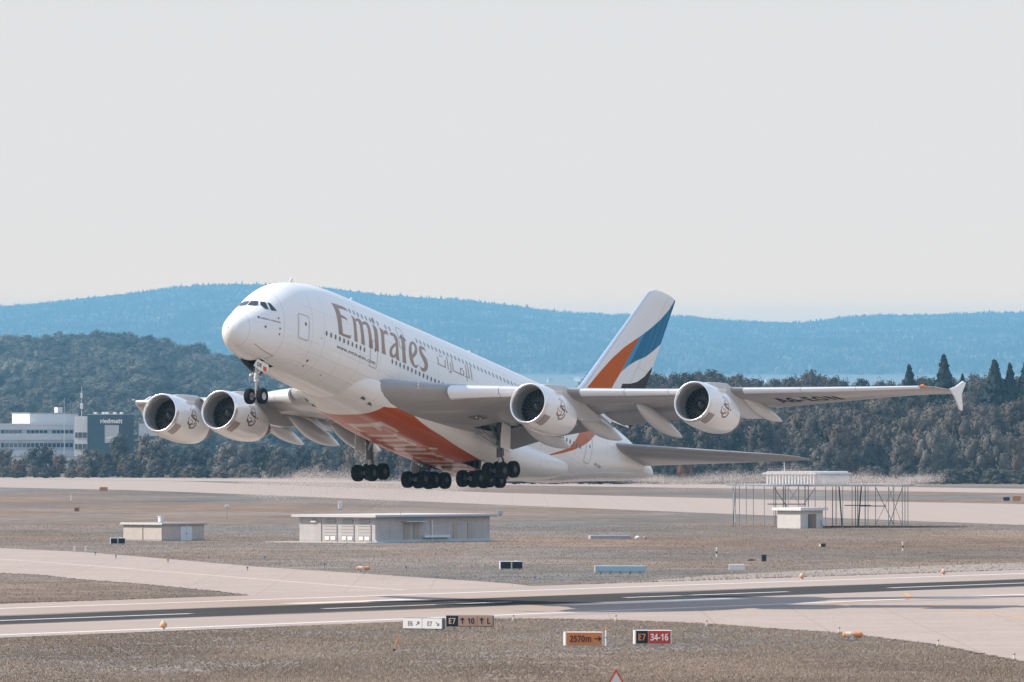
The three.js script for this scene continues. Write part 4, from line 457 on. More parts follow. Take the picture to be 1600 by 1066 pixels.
for (const side of [1, -1]) {
  const win = (x, y, m = windowDark) => part(fuselage, 'cabin_window', patch(x - .13, x + .13, y - .2, y + .2, side, .012, 4, 4, 'oval'), m);
  for (let x = 9.25; x < 15.2; x += .635) win(x, 6.13); for (let x = 19.45; x < 33; x += .635) win(x, 6.22); for (let x = 35.5; x < 51.8; x += .635) win(x, 6.3);
  for (let x = 13.35; x < 16.6; x += .64) win(x, 8.97, windowPale); for (const x of [17.15, 17.8, 19.05, 19.7]) win(x, 9, windowPale); for (let x = 24.1; x < 46; x += .635) win(x, 9.05 + (x - 24) * .006, windowPale);
  for (const [x0, x1, y0, y1, lean] of [[5.72, 6.98, 4.95, 6.95, -.03], [15.9, 17.08, 5.05, 7.2, .02], [20.75, 21.75, 7.7, 9.45, .1], [33.6, 34.7, 5.2, 7.3, 0], [45.9, 46.9, 7.9, 9.7, 0], [52.4, 53.55, 5.28, 7.4, .05]]) {
    const d = part(fuselage, 'door', patch(x0 + .1, x1 - .1, y0 + .1, y1 - .1, side, .01, 5, 8), side > 0 && x0 > 15 && x0 < 22 ? portPaint : x0 > 52 ? portPaint : paint); if (d.material === portPaint) { const p = d.geometry.attributes.position, u = []; for (let i = 0; i < p.count; i++) u.push(side > 0 ? p.getX(i) / 72 : 1 - p.getX(i) / 72, (p.getY(i) - 1) / 12); d.geometry.setAttribute('uv', new THREE.Float32BufferAttribute(u, 2)); if (side < 0) d.material = starPaint; }
    part(fuselage, 'door_seal', ribbon(loopPath(x0, x1, y0, y1, .22, lean), side, .045, .014), seam);
    part(fuselage, 'door_window', patch((x0 + x1) / 2 + .05, (x0 + x1) / 2 + .28, y1 - .85, y1 - .55, side, .02, 3, 3, 'oval'), windowDark);
  }
  for (const P of [[[2.3, 6.83, .1], [2.86, 7.29, .07], [2.96, 7.3, .63], [2.6, 6.89, .87], [2.4, 6.81, .63]], [[3.01, 7.28, .79], [3.23, 7.28, 1.13], [3.07, 6.64, 1.62], [2.8, 6.65, 1.4], [2.74, 6.94, .99]], [[3.33, 7.27, 1.25], [3.49, 7.26, 1.42], [3.72, 6.66, 1.99], [3.25, 6.6, 1.75]]]) { const c = P.reduce((s, p) => [s[0] + p[0] / P.length, s[1] + p[1] / P.length, s[2] + p[2] / P.length], [0, 0, 0]), pts = [c, ...P].map(p => { const o = P[0][2] < .2 ? [p[0] - .045, p[1] + .04, p[2] * 1.01] : [p[0] - .035, p[1] + .02, p[2] + .035]; return [o[0], o[1], side * o[2]]; }), idx = []; for (let i = 1; i <= P.length; i++) idx.push(0, i, i % P.length + 1); part(fuselage, 'cockpit_window', geoFrom(pts.flat(), idx), glassBlack); }
  for (const [x, y, r] of [[3.71, 6.08, .07], [2.47, 5.1, .09], [3.84, 5.26, .07], [3.84, 4.8, .07], [8.6, 5.6, .05], [7.9, 3.6, .1], [8, 3.2, .06], [10.7, 3.1, .05]]) part(fuselage, 'probe', patch(x - r, x + r, y - r, y + r, side, .03, 3, 3, 'oval'), strutDark);
  part(fuselage, 'gear_door', new THREE.ExtrudeGeometry(new THREE.Shape((side > 0 ? [[3.45, 2.72], [5.1, 2.66], [5.2, 2.45], [4.92, 1.98], [4, 1.9], [3, 2.1]] : [[3.6, 2.85], [3.75, 2.62], [5.4, 2.2], [6.2, 2.3], [6.2, 2.75]]).map(p => new THREE.Vector2(...p))), { depth: .07, bevelEnabled: false }).translate(0, 0, side * .83 - .035), side > 0 ? paint : strutDark); if (side > 0) { part(fuselage, 'door_lettering', lettering('ON', .34, .01).translate(3.72, 2.33, .872), strutDark); part(fuselage, 'door_badge', box(.5, .36, .012, 4.62, 2.18, .872), mat([.6, .12, .02], .5)); }  // starboard door: shade on its inner face is put into the dark grey colour
  part(fuselage, 'bay_door_seam', ribbon([[1.93, 3.62], [2.6, 3.42], [3.4, 3.28], [4.4, 3.18]], side, .04, .012), seam); part(fuselage, 'bay_door_seam', ribbon([[4.4, 3.18], [4.1, 2.98], [3.6, 2.83]], side, .04, .012), seam);
  for (const [x, y] of [[29, 10.98]]) part(fuselage, 'antenna', box(.5, .5, .05, x, y + .1, 0), paint);
}
for (const [x, y] of [[17.5, 10.9], [8.2, 10.3], [37, 11.1]]) part(fuselage, 'antenna', new THREE.ExtrudeGeometry(new THREE.Shape([[0, 0], [.5, 0], [.55, .42], [.35, .42]].map(p => new THREE.Vector2(...p))), { depth: .05, bevelEnabled: false }).translate(x, y - .08, 0), paint);
part(fuselage, 'tail_cone', new THREE.CylinderGeometry(.2, .34, .7, 18).rotateZ(-Math.PI / 2).translate(69.9, 8.08, 0), strutMetal);
// belly fairing with painted underside
const FAIR = [[14.2, 4.4, 3, 2, 4], [15.5, 4.5, 2.4, 2.95, 4], [17, 4.6, 2.12, 3.4, 4], [19, 4.8, 1.9, 3.78, 3.7], [22, 5, 1.66, 4.1, 3.3], [27, 5, 1.42, 4.38, 3], [33, 5, 1.3, 4.4, 2.9], [39, 5, 1.38, 4.3, 3], [43, 5, 1.72, 4.05, 3.4], [47, 5, 2.4, 3.7, 4], [49.5, 5, 3, 3.3, 4.3], [51, 5, 3.5, 2.8, 4.5]];
const bellyMap = canvasMap(2048, 512, (c, W, H) => { const X = x => (x - 14) / 40 * W, Y = z => H / 2 - z / 10 * H, f = p => [X(p[0]), Y(p[1])]; c.fillStyle = PAINT; c.fillRect(0, 0, W, H); c.strokeStyle = 'rgba(90,85,80,.35)'; c.lineWidth = 1.2; for (const x of [18, 22.4, 29, 34.8, 39.5, 44.2]) { c.beginPath(); c.moveTo(X(x), 0); c.lineTo(X(x), H); c.stroke(); } c.fillStyle = ORANGE; fillPoly(c, [[19.4, -3.3], [19.4, 3.2], [21, 3.85], [23, 3.95], [28, 3.75], [34, 3.3], [41, 2.6], [44, 1.2], [45, 0], [44, -1.2], [41, -2.6], [34, -3.3], [28, -3.75], [23, -3.95], [21, -3.85]], f); logo(c, p => f([21.6 + (p[0] - 10.68) * 1.33, -1.75 + (p[1] - 6.47) * 1.36]), '#cdb9aa', ORANGE); });
{
  const n = 64, xs = []; for (let x = 14.2; x < 51; x += .6) xs.push(x); xs.push(51);
  const secs = xs.map(x => { const [t, b, w, c] = [1, 2, 3, 4].map(k => smooth(FAIR, x, k)); const s = []; for (let j = 0; j < n; j++) { const a = j / n * 6.28318; const co = Math.cos(a), si = Math.sin(a); s.push([x, c + (co > 0 ? t - c : c - b) * spow(co, 2 / 2.5), w * spow(si, 2 / 2.5)]); } return s; });
  const f = part(plane, 'belly_fairing', loft(secs, { flip: true, uv: p => [(p[0] - 14) / 40, .5 + p[2] / 10], skip: (i, j) => { const p = secs[i][j]; return p[1] < 2.6 && p[0] > 35.2 && p[0] < 38.4 && Math.abs(p[2]) > 1.75 && Math.abs(p[2]) < 3.3; } }), gloss([1, 1, 1], .4, .3, { map: bellyMap, specularIntensity: .2 }));
  for (const s of [1, -1]) { for (const k of [0, 1]) part(f, 'air_inlet', box(.95, .24, .06).rotateX(s * .78).translate(17.2 + k * 1.1, 2.62 - k * .22, s * 2.68), mat([.12, .12, .12], .7)); part(f, 'bay_door', box(2.6, .75, .06, 36.8, 1.15, s * 3.35), paint); part(f, 'bay_lining', box(3.2, .08, 1.7, 36.8, 2.9, s * 2.55), bayPrimer); }
}
// wings
const W = { lx: [[2.5, 17], [3.6, 17.9], [5, 19.4], [7.56, 22.1], [14.9, 28.3], [25.7, 36.2], [38, 45.3], [38.9, 46.4], [39.6, 48]], ly: [[2.5, 3.75], [3.6, 3.9], [5, 4.12], [7.5, 4.5], [11, 5.1], [15.8, 5.78], [21.8, 6.66], [25.6, 7.34], [32, 8.38], [38, 9.42], [39.6, 9.72]], tx: [[2.5, 35.8], [4, 35.9], [13.5, 37.2], [16, 38.2], [25.3, 42], [25.6, 44.2], [30.4, 46.3], [39, 49.8], [39.6, 50]], ty: [[2.5, 3.5], [4, 3.65], [7.5, 4.65], [11.65, 5.4], [16, 6.15], [25.3, 7.6], [26, 7.68], [30.4, 8.5], [39, 9.78], [39.6, 9.8]], tc: [[2.5, .15], [6, .142], [14.9, .116], [26, .102], [38, .09], [39.6, .075]] };
const wingAt = z => { const q = k => interp(W[k], z); return { lx: q('lx'), ly: smooth(W.ly, z), tx: q('tx'), ty: smooth(W.ty, z), tc: q('tc') }; };
const naca = (s, t) => 5 * t * (.2969 * Math.sqrt(s) - .126 * s - .3516 * s * s + .2843 * s ** 3 - .1036 * s ** 4);
function foil(lx, ly, tx, ty, tc, up, lo, place, n = 15) { const P = [], c = tx - lx; for (let i = n; i >= 0; i--) { const s = .5 - .5 * Math.cos(Math.PI * i / n); P.push(place(lx + s * c, ly + (ty - ly) * s + up * naca(s, tc) * c)); } for (let i = 1; i < n; i++) { const s = .5 - .5 * Math.cos(Math.PI * i / n); P.push(place(lx + s * c, ly + (ty - ly) * s - lo * naca(s, tc) * c)); } return P; }
function wingLower(x, z) { const w = wingAt(z), c = w.tx - w.lx, s = Math.min(1, Math.max(0, (x - w.lx) / c)); return w.ly + (w.ty - w.ly) * s - 1.06 * naca(s, w.tc) * c; }
const wingGrey = gloss([.32, .3, .285], .4, .35, { map: dataMap(512, 512, (i, j) => { const a = wrapNoise(i / 6, j / 90, 85, 6), b = wrapNoise(i / 50, j / 50, 10, 10); const ln = (i % 128 < 1 || j % 171 < 1) ? .82 : (i % 64 < 1 && j % 171 > 60) ? .92 : 1; return (.9 + .07 * a + .06 * b) * ln; }) }), slatPaint = gloss([.74, .735, .73], .3, .5), flapGrey = gloss([.26, .25, .24], .42, .3);
wingGrey.map.repeat.set(1 / 14, 1 / 9);
function buildWing(sg) {
  const flex = (x, y, z) => sg > 0 ? [x, y, z] : [x, y + .007 * z, -.985 * z];
  const zs = []; for (let z = 2.5; z < 25.2; z += .55) zs.push(z); zs.push(25.28, 25.62); for (let z = 26; z < 38.4; z += .8) zs.push(z); zs.push(38.5, 38.9, 39.25, 39.5, 39.6);
  const secs = zs.map(z => { const w = wingAt(z); return foil(w.lx, w.ly, w.tx, w.ty, w.tc, .86, 1.06, (x, y) => flex(x, y, z)); });
  const wing = part(plane, 'wing', loft(secs, { caps: true, flip: sg < 0, uv: p => [p[0], p[2]], skip: (i, j) => { const p = secs[i][j], z = Math.abs(p[2]); return j > 16 && z > 4.7 && z < 7.3 && p[0] > 30.2 && p[0] < 33.9; } }), wingGrey, sg > 0 ? 'port wing' : 'starboard wing');
  part(wing, 'bay_lining', box(4, .08, 2.9, 32, 4.15, sg * 6), bayPrimer);
  for (const [z0, z1] of [[7.6, 10.72], [10.78, 13.7], [15.85, 18.7], [18.78, 21.6], [21.66, 24.5], [26.55, 30.28], [30.34, 33.9], [33.96, 38.05]]) {
    const S = []; for (let k = 0; k <= 5; k++) { const z = z0 + (z1 - z0) * k / 5, w = wingAt(z), c = w.tx - w.lx, dx = -.022 * c - .06, dy = -.012 * c - .05, P = []; const up = .13 * (z > 20 ? 1.15 : 1), lo = .055; for (let i = 0; i <= 7; i++) { const s = up * Math.pow(1 - i / 7, 2); P.push([w.lx + s * c + dx, w.ly + (w.ty - w.ly) * s + .9 * naca(s, w.tc) * c + dy + .03, z]); } for (let i = 1; i <= 5; i++) { const s = lo * Math.pow(i / 5, 2); P.push([w.lx + s * c + dx, w.ly + (w.ty - w.ly) * s - 1.1 * naca(s, w.tc) * c + dy, z]); } S.push(P.map(p => flex(...p))); }
    part(wing, 'slat', loft(S, { caps: true, flip: sg < 0 }), slatPaint);
  }
  const TEM = [[4.2, 38.35, 3.02], [7.5, 38.77, 4.07], [11.65, 39.27, 4.87], [16.05, 40.53, 5.73], [25.3, 44.1, 7.42]];
  for (const [z0, z1] of [[4.5, 13.2], [14, 19.4], [19.55, 25.2]]) { const S = []; for (let k = 0; k <= 6; k++) { const z = z0 + (z1 - z0) * k / 6, w = wingAt(z); S.push(foil(w.tx - 1.25, w.ty - .12, interp(TEM, z), interp(TEM, z, 2), .13, 1, .8, (x, y) => [x, y, sg * z], 10)); } part(wing, 'flap', loft(S, { caps: true, flip: sg < 0 }), flapGrey); }
  for (const [z0, z1] of [[25.7, 29], [29.1, 32.4], [32.5, 36]]) part(wing, 'aileron_seam', (() => { const pos = [], idx = []; for (let k = 0; k <= 8; k++) { const z = z0 + (z1 - z0) * k / 8, w = wingAt(z), x = w.tx - .26 * (w.tx - w.lx); for (const d of [-.03, .03]) pos.push(x + d, wingLower(x + d, z) - .012, sg * z); if (k) { const a = 2 * k - 2; idx.push(a, a + 1, a + 2, a + 1, a + 3, a + 2); } } return geoFrom(pos, idx); })(), seam);
  for (const [z, x0, y0, x1, y1, r] of [[9.1, 31.6, 3.95, 40, 3.6, 1.12], [13.6, 32.4, 4.8, 40.6, 4.3, 1.08], [18.2, 34.1, 5.75, 42.4, 4.82, .98], [25.7, 38.2, 7.15, 45.5, 6.75, .78]]) {
    const S = [], n = 16; for (let k = 0; k <= n; k++) { const t = k / n, e = Math.pow(Math.max(0, Math.sin(Math.PI * Math.pow(t, .85))), .75) + .002, cx = x0 + (x1 - x0) * t, cy = y0 + (y1 - y0) * t - .16 * Math.sin(Math.PI * t), P = []; for (let j = 0; j < 18; j++) { const a = j / 18 * 6.283; P.push([cx, cy + Math.cos(a) * (Math.cos(a) > 0 ? .72 : .66) * r * e, sg * z + sg * Math.sin(a) * .43 * r * e]); } S.push(P); }
    part(wing, 'flap_track_fairing', loft(S, { flip: sg > 0 }), gloss([.56, .55, .54], .4, .4));
  }
  const wf = new THREE.Shape([[47.7, 9.72], [48.7, 10.1], [49.9, 10.85], [50.35, 10.82], [50, 10.2], [49.75, 9.7], [50.1, 8.9], [50.15, 8.5], [49.75, 8.5], [48.7, 9.3]].map(p => new THREE.Vector2(...p)));
  part(wing, 'wingtip_fence', new THREE.ExtrudeGeometry(wf, { depth: .08, bevelEnabled: true, bevelThickness: .04, bevelSize: .04, bevelSegments: 2 }).translate(0, sg < 0 ? .28 : 0, sg > 0 ? 39.64 : -39.1), paint);
  part(wing, 'navigation_light', rbox(.6, .16, .3, 45.6, sg > 0 ? 9.5 : 9.77, sg > 0 ? 38.35 : -37.8, .06), mat(sg > 0 ? [.7, .22, .08] : [.25, .36, .3], .3));
  for (const k of [0, 1, 2]) part(wing, 'landing_light', new THREE.SphereGeometry(.1, 12, 8).translate(20.2 + (k === 2 ? .1 : 0), 4.6 - k * .22, sg * 5.72), offWhite);
  { const vx = 27, vz = 6.6, P = []; for (const [a, b] of [[0, 0], [1, 0], [1, 1], [0, 1]]) P.push(vx + a * 1.5 + b * .5, wingLower(vx + a * 1.5 + b * .5, vz + b * .9) - .03, sg * (vz + b * .9)); part(wing, 'vent_panel', geoFrom(P, [0, 1, 2, 0, 2, 3]), mat([.16, .14, .13], .6)); for (const k of [.28, .72]) part(wing, 'vent_light', new THREE.SphereGeometry(.07, 8, 6).translate(vx + .25 + k * 1.5, wingLower(vx + .25 + k * 1.5, vz + .45) - .05, sg * (vz + .45)), offWhite); }
  if (sg > 0) { const t = new TextGeometry('A6-EON', { font, size: 1, depth: .01, curveSegments: 4 }); t.computeBoundingBox(); const bw = t.boundingBox.max.x, bh = t.boundingBox.max.y, p = t.attributes.position; for (let i = 0; i < p.count; i++) { const u = p.getX(i) / bw, v = p.getY(i) / bh, z = 27.45 + u * 4.2, xl = 39.55 + (z - 27.45) * .735; const x = xl + (1 - v) * 2.3 + (1 - u) * .2; p.setXYZ(i, x, wingLower(x, z) - .014 - p.getZ(i), z); } t.computeVertexNormals(); part(wing, 'registration_lettering', t, black); }
  return wing;
}
buildWing(1); buildWing(-1);
// tail
const FIN = { lx: [[9.3, 51.6], [10.8, 54], [13.06, 56.7], [21.8, 65.03], [23.2, 66.35], [23.7, 66.95], [24, 67.8], [24.12, 69]], tx: [[9.3, 65], [15.68, 68.04], [23.9, 71.68], [24, 71.6], [24.12, 71]] };
const finMap = canvasMap(1024, 768, (c, w, h) => { const f = p => [(p[0] - 50) / 24 * w, h - (p[1] - 8) / 17 * h]; c.fillStyle = '#dddbd7'; c.fillRect(0, 0, w, h); c.fillStyle = '#b85400'; fillPoly(c, [[55.4, 11.2], [57.55, 13.25], [58.86, 14.5], [60.89, 16.29], [62.8, 17.7], [64.37, 18.65], [65.39, 19.25], [64.13, 17.59], [62.57, 15.52], [61.42, 14.14], [60, 12.2], [58.6, 10]], f); c.fillStyle = '#14678b'; fillPoly(c, [[65.39, 19.25], [67.13, 20.32], [69.09, 21.65], [70.63, 22.93], [71.9, 24.4], [71.4, 21.95], [70.3, 19.96], [68.53, 18.78], [66.95, 17.82], [65.12, 17.02], [63.73, 16.27], [62.58, 15.47], [64.13, 17.59]], f); c.fillStyle = '#3f87ab'; fillPoly(c, [[65.39, 19.25], [66.3, 19.8], [65.2, 18.2], [64, 16.45], [62.58, 15.47], [64.13, 17.59]], f); c.strokeStyle = 'rgba(120,180,205,.35)'; c.lineWidth = 5; for (const k of [0, 1.3, 2.6, 3.7]) { c.beginPath(); const a = f([66.4 + k, 17.6 + k * .62]), b = f([68 + k, 20.9 + k * .75]); c.moveTo(a[0], a[1]); c.lineTo(b[0], b[1]); c.stroke(); } c.fillStyle = '#2c2829'; fillPoly(c, [[63, 14.5], [64.55, 14.87], [65.89, 15.34], [67.27, 16.14], [68.6, 17.3], [68.6, 15.4], [66, 11], [62, 12.6]], f); });
const finPaint = gloss([1, 1, 1], .5, 0, { map: finMap, specularIntensity: .3 });
{
  const ys = [9.3, 10, 10.8, 12, 13.06, 15, 17, 19, 21, 22.4, 23.2, 23.6, 23.85, 24, 24.08, 24.12], mk = (a, b, ys) => loft(ys.map(y => { const lx = interp(FIN.lx, y), tx = interp(FIN.tx, y), c = tx - lx, P = []; const n = 14, t = y > 23.8 ? .06 : .1; for (let i = 0; i <= n; i++) { const s = a + (b - a) * (.5 - .5 * Math.cos(Math.PI * i / n)); P.push([lx + s * c, y, naca(s, t) * c + .004]); } for (let i = n; i >= 0; i--) { const s = a + (b - a) * (.5 - .5 * Math.cos(Math.PI * i / n)); P.push([lx + s * c, y, -naca(s, t) * c - .004]); } return P; }), { caps: true, flip: true, uv: p => [(p[0] - 50) / 24, (p[1] - 8) / 17] });
  const fin = part(plane, 'tail_fin', mk(0, .66, ys), finPaint); for (const [a, b] of [[11.2, 16.6], [16.62, 23.3]]) part(fin, 'rudder', mk(.661, 1, [a, (a + b) / 2, b]), finPaint); part(fin, 'fin_cap', mk(.661, 1, ys.filter(y => y > 23.1)), finPaint);
  part(fin, 'leading_edge', loft([10.8, 13.06, 17, 21.8, 23.2, 23.7].map(y => { const lx = interp(FIN.lx, y), c = interp(FIN.tx, y) - lx, P = []; for (let i = -6; i <= 6; i++) { const s = .03 * (i / 6) ** 2; P.push([lx + s * c - .02, y, Math.sign(i) * (naca(s, .1) * c + .012)]); } return P; }), { caps: false, closed: true, flip: true }), lipMetal);
  for (const sg of [1, -1]) { const LX = [[1, 57.2], [2, 58.1], [8, 63.4], [13.6, 68.2], [14.6, 69.4], [15, 70.2], [15.18, 70.8]], TX = [[1, 66.4], [6, 68.1], [11.5, 69.9], [15.18, 71.1]]; const zs = [1, 2, 3.5, 5, 7, 9, 11, 13, 14, 14.6, 15, 15.18], sec = (a, b) => zs.map(z => { const lx = interp(LX, z), tx = interp(TX, z), c = tx - lx, y = 7.9 + .095 * z, P = [], n = 12; for (let i = n; i >= 0; i--) { const s = a + (b - a) * (.5 - .5 * Math.cos(Math.PI * i / n)); P.push([lx + s * c, y + .9 * naca(s, .1) * c, sg * z]); } for (let i = 0; i <= n; i++) { const s = a + (b - a) * (.5 - .5 * Math.cos(Math.PI * i / n)); P.push([lx + s * c, y - naca(s, .1) * c - .004, sg * z]); } return P; }); const h = part(plane, 'horizontal_stabilizer', loft(sec(0, .7), { caps: true, flip: sg < 0, uv: p => [p[0], p[2]] }), wingGrey); part(h, 'elevator', loft(sec(.705, 1), { caps: true, flip: sg < 0, uv: p => [p[0], p[2]] }), wingGrey); }
}
// engines
const emblem = [[[255, 535], [260, 585], [300, 603], [325, 560]], [[290, 620], [320, 655], [365, 628], [387, 570], [397, 520]], [[285, 412], [335, 455], [390, 472]], [[345, 582], [372, 520], [387, 450], [376, 380], [370, 300], [345, 258]], [[300, 378], [330, 406], [362, 392]], [[275, 312], [290, 280], [322, 330], [302, 372]], [[310, 235], [330, 290], [352, 345]], [[285, 498], [300, 525]], [[318, 498], [330, 528]], [[262, 465], [250, 522]], [[320, 540], [338, 572]], [[402, 470], [418, 455], [432, 470], [418, 487], [402, 470]]], emblemW = [24, 20, 27, 15, 18, 13, 10, 13, 13, 13, 11, 10];
const nacMap = canvasMap(2048, 1024, (c, w, h) => {
  c.fillStyle = '#e3e0da'; c.fillRect(0, 0, w, h); const U = w / (2 * Math.PI * 1.83), V = h / 6.2; c.strokeStyle = 'rgba(110,105,100,.4)'; c.lineWidth = 1.6; for (const x of [1.05, 3.85]) { c.beginPath(); c.moveTo(0, h - x * V); c.lineTo(w, h - x * V); c.stroke(); } for (const u of [0, .5]) { c.beginPath(); c.moveTo(u * w + 2, h - 1.05 * V); c.lineTo(u * w + 2, h - 3.85 * V); c.stroke(); }
  for (let k = 0; k < 60; k++) { c.fillStyle = `rgba(110,85,65,${.04 + .07 * hash(k, 7)})`; c.fillRect(hash(k, 8) * w, h - (1 + 4 * hash(k, 9)) * V, 2 + 3 * hash(k, 10), 20 + 60 * hash(k, 11)); }
  for (const port of [1, 0]) emblem.forEach((P, i) => { c.strokeStyle = i % 3 === 1 ? '#6d574c' : '#7a5441'; c.lineCap = 'butt'; c.lineJoin = 'round'; c.lineWidth = emblemW[i] / 11.85 / 12 * U; c.beginPath(); P.forEach((p, j) => { const ex = (p[0] - 335) / 11.85 / 9.3, ey = -(p[1] - 450) / 11.85 / 19 + .05; const q = port ? [.75 * w - ey * U, h - (2.5 + ex) * V] : [.25 * w + ey * U, h - (2.5 - ex) * V]; j ? c.lineTo(q[0], q[1]) : c.moveTo(q[0], q[1]); }); c.stroke(); });
});
const nacPaint = gloss([1, 1, 1], .33, .7, { map: nacMap });
function turned(pts, seg = 64) { const g = new THREE.LatheGeometry(pts.map(p => new THREE.Vector2(p[1], p[0])), seg, Math.PI / 2); const p = g.attributes.position, u = g.attributes.uv; for (let i = 0; i < p.count; i++) u.setY(i, p.getY(i) / 6.2); g.rotateZ(-Math.PI / 2); return g; }
const engineParts = (() => {
  const nac = turned([[.32, 1.7], [.7, 1.765], [1.2, 1.815], [1.8, 1.845], [2.5, 1.85], [3.2, 1.83], [3.85, 1.78], [4.4, 1.7], [5, 1.58], [5.5, 1.46], [5.8, 1.38], [5.79, 1.35], [5.4, 1.36], [4.4, 1.42], [3, 1.44]]);
  const lip = turned([[.62, 1.42], [.3, 1.44], [.12, 1.49], [.03, 1.54], [0, 1.59], [.03, 1.635], [.1, 1.665], [.2, 1.69], [.325, 1.705]]);
  const barrel = turned([[.6, 1.42], [1, 1.45], [1.6, 1.47], [3.2, 1.44]], 48);
  const blade = (() => { const S = []; for (let k = 0; k <= 6; k++) { const t = k / 6, r = .42 + 1.03 * t, tw = .5 + .75 * t, c = .24 + .14 * t, sw = -.1 * t + .25 * t * t; S.push([[1.6 - Math.cos(tw) * c / 2 + sw * .4, r, -Math.sin(tw) * c / 2], [1.6 + sw * .4, r, .012], [1.6 + Math.cos(tw) * c / 2 + sw * .4, r, Math.sin(tw) * c / 2], [1.6 + sw * .4, r, -.012]]); } return loft(S, { caps: true }); })();
  const spinner = turned([[1.05, .001], [1.12, .1], [1.25, .22], [1.45, .36], [1.7, .44]], 28), swirl = box(.05, .14, .03, 1.16, .1, .08);
  const duct = turned([[3, 1.44], [3.2, 1.0], [4.6, .95], [6.2, .86], [7.3, .66], [7.28, .62], [6.4, .62]], 40), plug = turned([[6.4, .56], [7, .5], [7.8, .3], [8.4, .03]], 28), disc = turned([[2.3, 1.46], [2.32, .02]], 40);
  const pyl = new THREE.ExtrudeGeometry(new THREE.Shape([[1.3, 1.74], [2.4, 2.02], [3.6, 2.28], [5.2, 2.55], [6.4, 2.4], [8.5, 1.9], [11, 1.45], [11.6, 1.2], [10, .85], [8, .62], [6.9, .62], [5.7, .95], [3, 1.5]].map(p => new THREE.Vector2(...p))), { depth: .4, bevelEnabled: true, bevelThickness: .1, bevelSize: .08, bevelSegments: 3 }).translate(0, 0, -.2);
  const vent = (side) => { const pos = [], idx = []; for (let i = 0; i <= 4; i++) for (let j = 0; j <= 6; j++) { const x = .34 + i / 4 * .8, a = (.52 + .62 * j / 6), r = (x < .7 ? 1.7 + (x - .32) / .38 * .065 : 1.765 + (x - .7) / .5 * .05) + .012; pos.push(x, -Math.sin(a) * r, side * Math.cos(a) * r); } for (let i = 0; i < 4; i++) for (let j = 0; j < 6; j++) { const a = i * 7 + j; idx.push(a, a + 7, a + 1, a + 1, a + 7, a + 8); } return geoFrom(pos, idx); };
  const strake = new THREE.ExtrudeGeometry(new THREE.Shape([[1.7, 0], [3, 0], [3, .34], [2.7, .36]].map(p => new THREE.Vector2(...p))), { depth: .04, bevelEnabled: false }).translate(0, 1.82, 0);
  return { nac, lip, barrel, blade, spinner, swirl, duct, plug, disc, pyl, vent, strake };
})();
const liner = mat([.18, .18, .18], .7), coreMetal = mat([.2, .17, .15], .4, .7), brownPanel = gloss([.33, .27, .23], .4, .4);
for (const [x, y, z, l] of [[22.71, 3.31, 14.62, 'inner port engine'], [30.47, 5.04, 25.34, 'outer port engine'], [22.71, 3.31, -14.62, 'inner starboard engine'], [30.47, 5.04, -25.34, 'outer starboard engine']]) {
  const E = new THREE.Group(); E.name = 'engine'; E.userData.label = l; E.position.set(x, y, z); plane.add(E); const e = engineParts;
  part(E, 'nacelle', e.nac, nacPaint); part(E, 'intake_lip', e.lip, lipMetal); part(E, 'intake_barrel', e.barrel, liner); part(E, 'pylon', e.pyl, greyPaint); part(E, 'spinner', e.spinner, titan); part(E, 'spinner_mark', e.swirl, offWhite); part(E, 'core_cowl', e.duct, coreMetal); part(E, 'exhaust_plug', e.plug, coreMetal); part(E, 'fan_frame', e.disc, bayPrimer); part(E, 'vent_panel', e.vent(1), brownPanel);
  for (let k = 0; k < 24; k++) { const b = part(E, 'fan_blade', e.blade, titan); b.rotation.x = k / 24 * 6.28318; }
  for (const a of [-.75, .75]) { const s = part(E, 'strake', e.strake, paint); s.rotation.x = a; }
}
// landing gear
const tyreGeo = (r, w) => { const p = []; for (let k = 0; k <= 16; k++) { const a = -Math.PI / 2 + Math.PI * k / 16; p.push(new THREE.Vector2(r - .1 * r * 2 * (1 - Math.pow(Math.max(0, Math.cos(a)), .45)) - (Math.abs(a) > 1.4 ? .1 * r : 0), w / 2 * spow(Math.sin(a), .8))); } p.unshift(new THREE.Vector2(r * .5, -w * .42)); p.push(new THREE.Vector2(r * .5, w * .42)); return new THREE.LatheGeometry(p, 36).rotateX(Math.PI / 2); };
const rimGeo = (r, w) => merge([new THREE.LatheGeometry([[.01, .1], [.12, .12], [.2, .05], [.36, .04], [.47, .12], [.52, .2]].map(q => new THREE.Vector2(q[0] * r, q[1] * w * 1.9)), 24).rotateX(Math.PI / 2), new THREE.LatheGeometry([[.01, -.1], [.12, -.12], [.2, -.05], [.36, -.04], [.47, -.12], [.52, -.2]].map(q => new THREE.Vector2(q[0] * r, q[1] * w * 1.9)), 24).rotateX(Math.PI / 2)]);
const mainTyre = tyreGeo(.7, .6), mainRim = rimGeo(.66, .56), noseTyre = tyreGeo(.63, .46), noseRim = rimGeo(.63, .46);
function gear(label) { const g = new THREE.Group(); g.name = 'landing_gear'; g.userData.label = label; plane.add(g); return g; }
function wheel(g, x, y, z, nose) { const t = part(g, 'tyre', nose ? noseTyre : mainTyre, tyre), r = part(g, 'rim', nose ? noseRim : mainRim, nose ? noseHub : rim); t.position.set(x, y, z); r.position.set(x, y, z); }
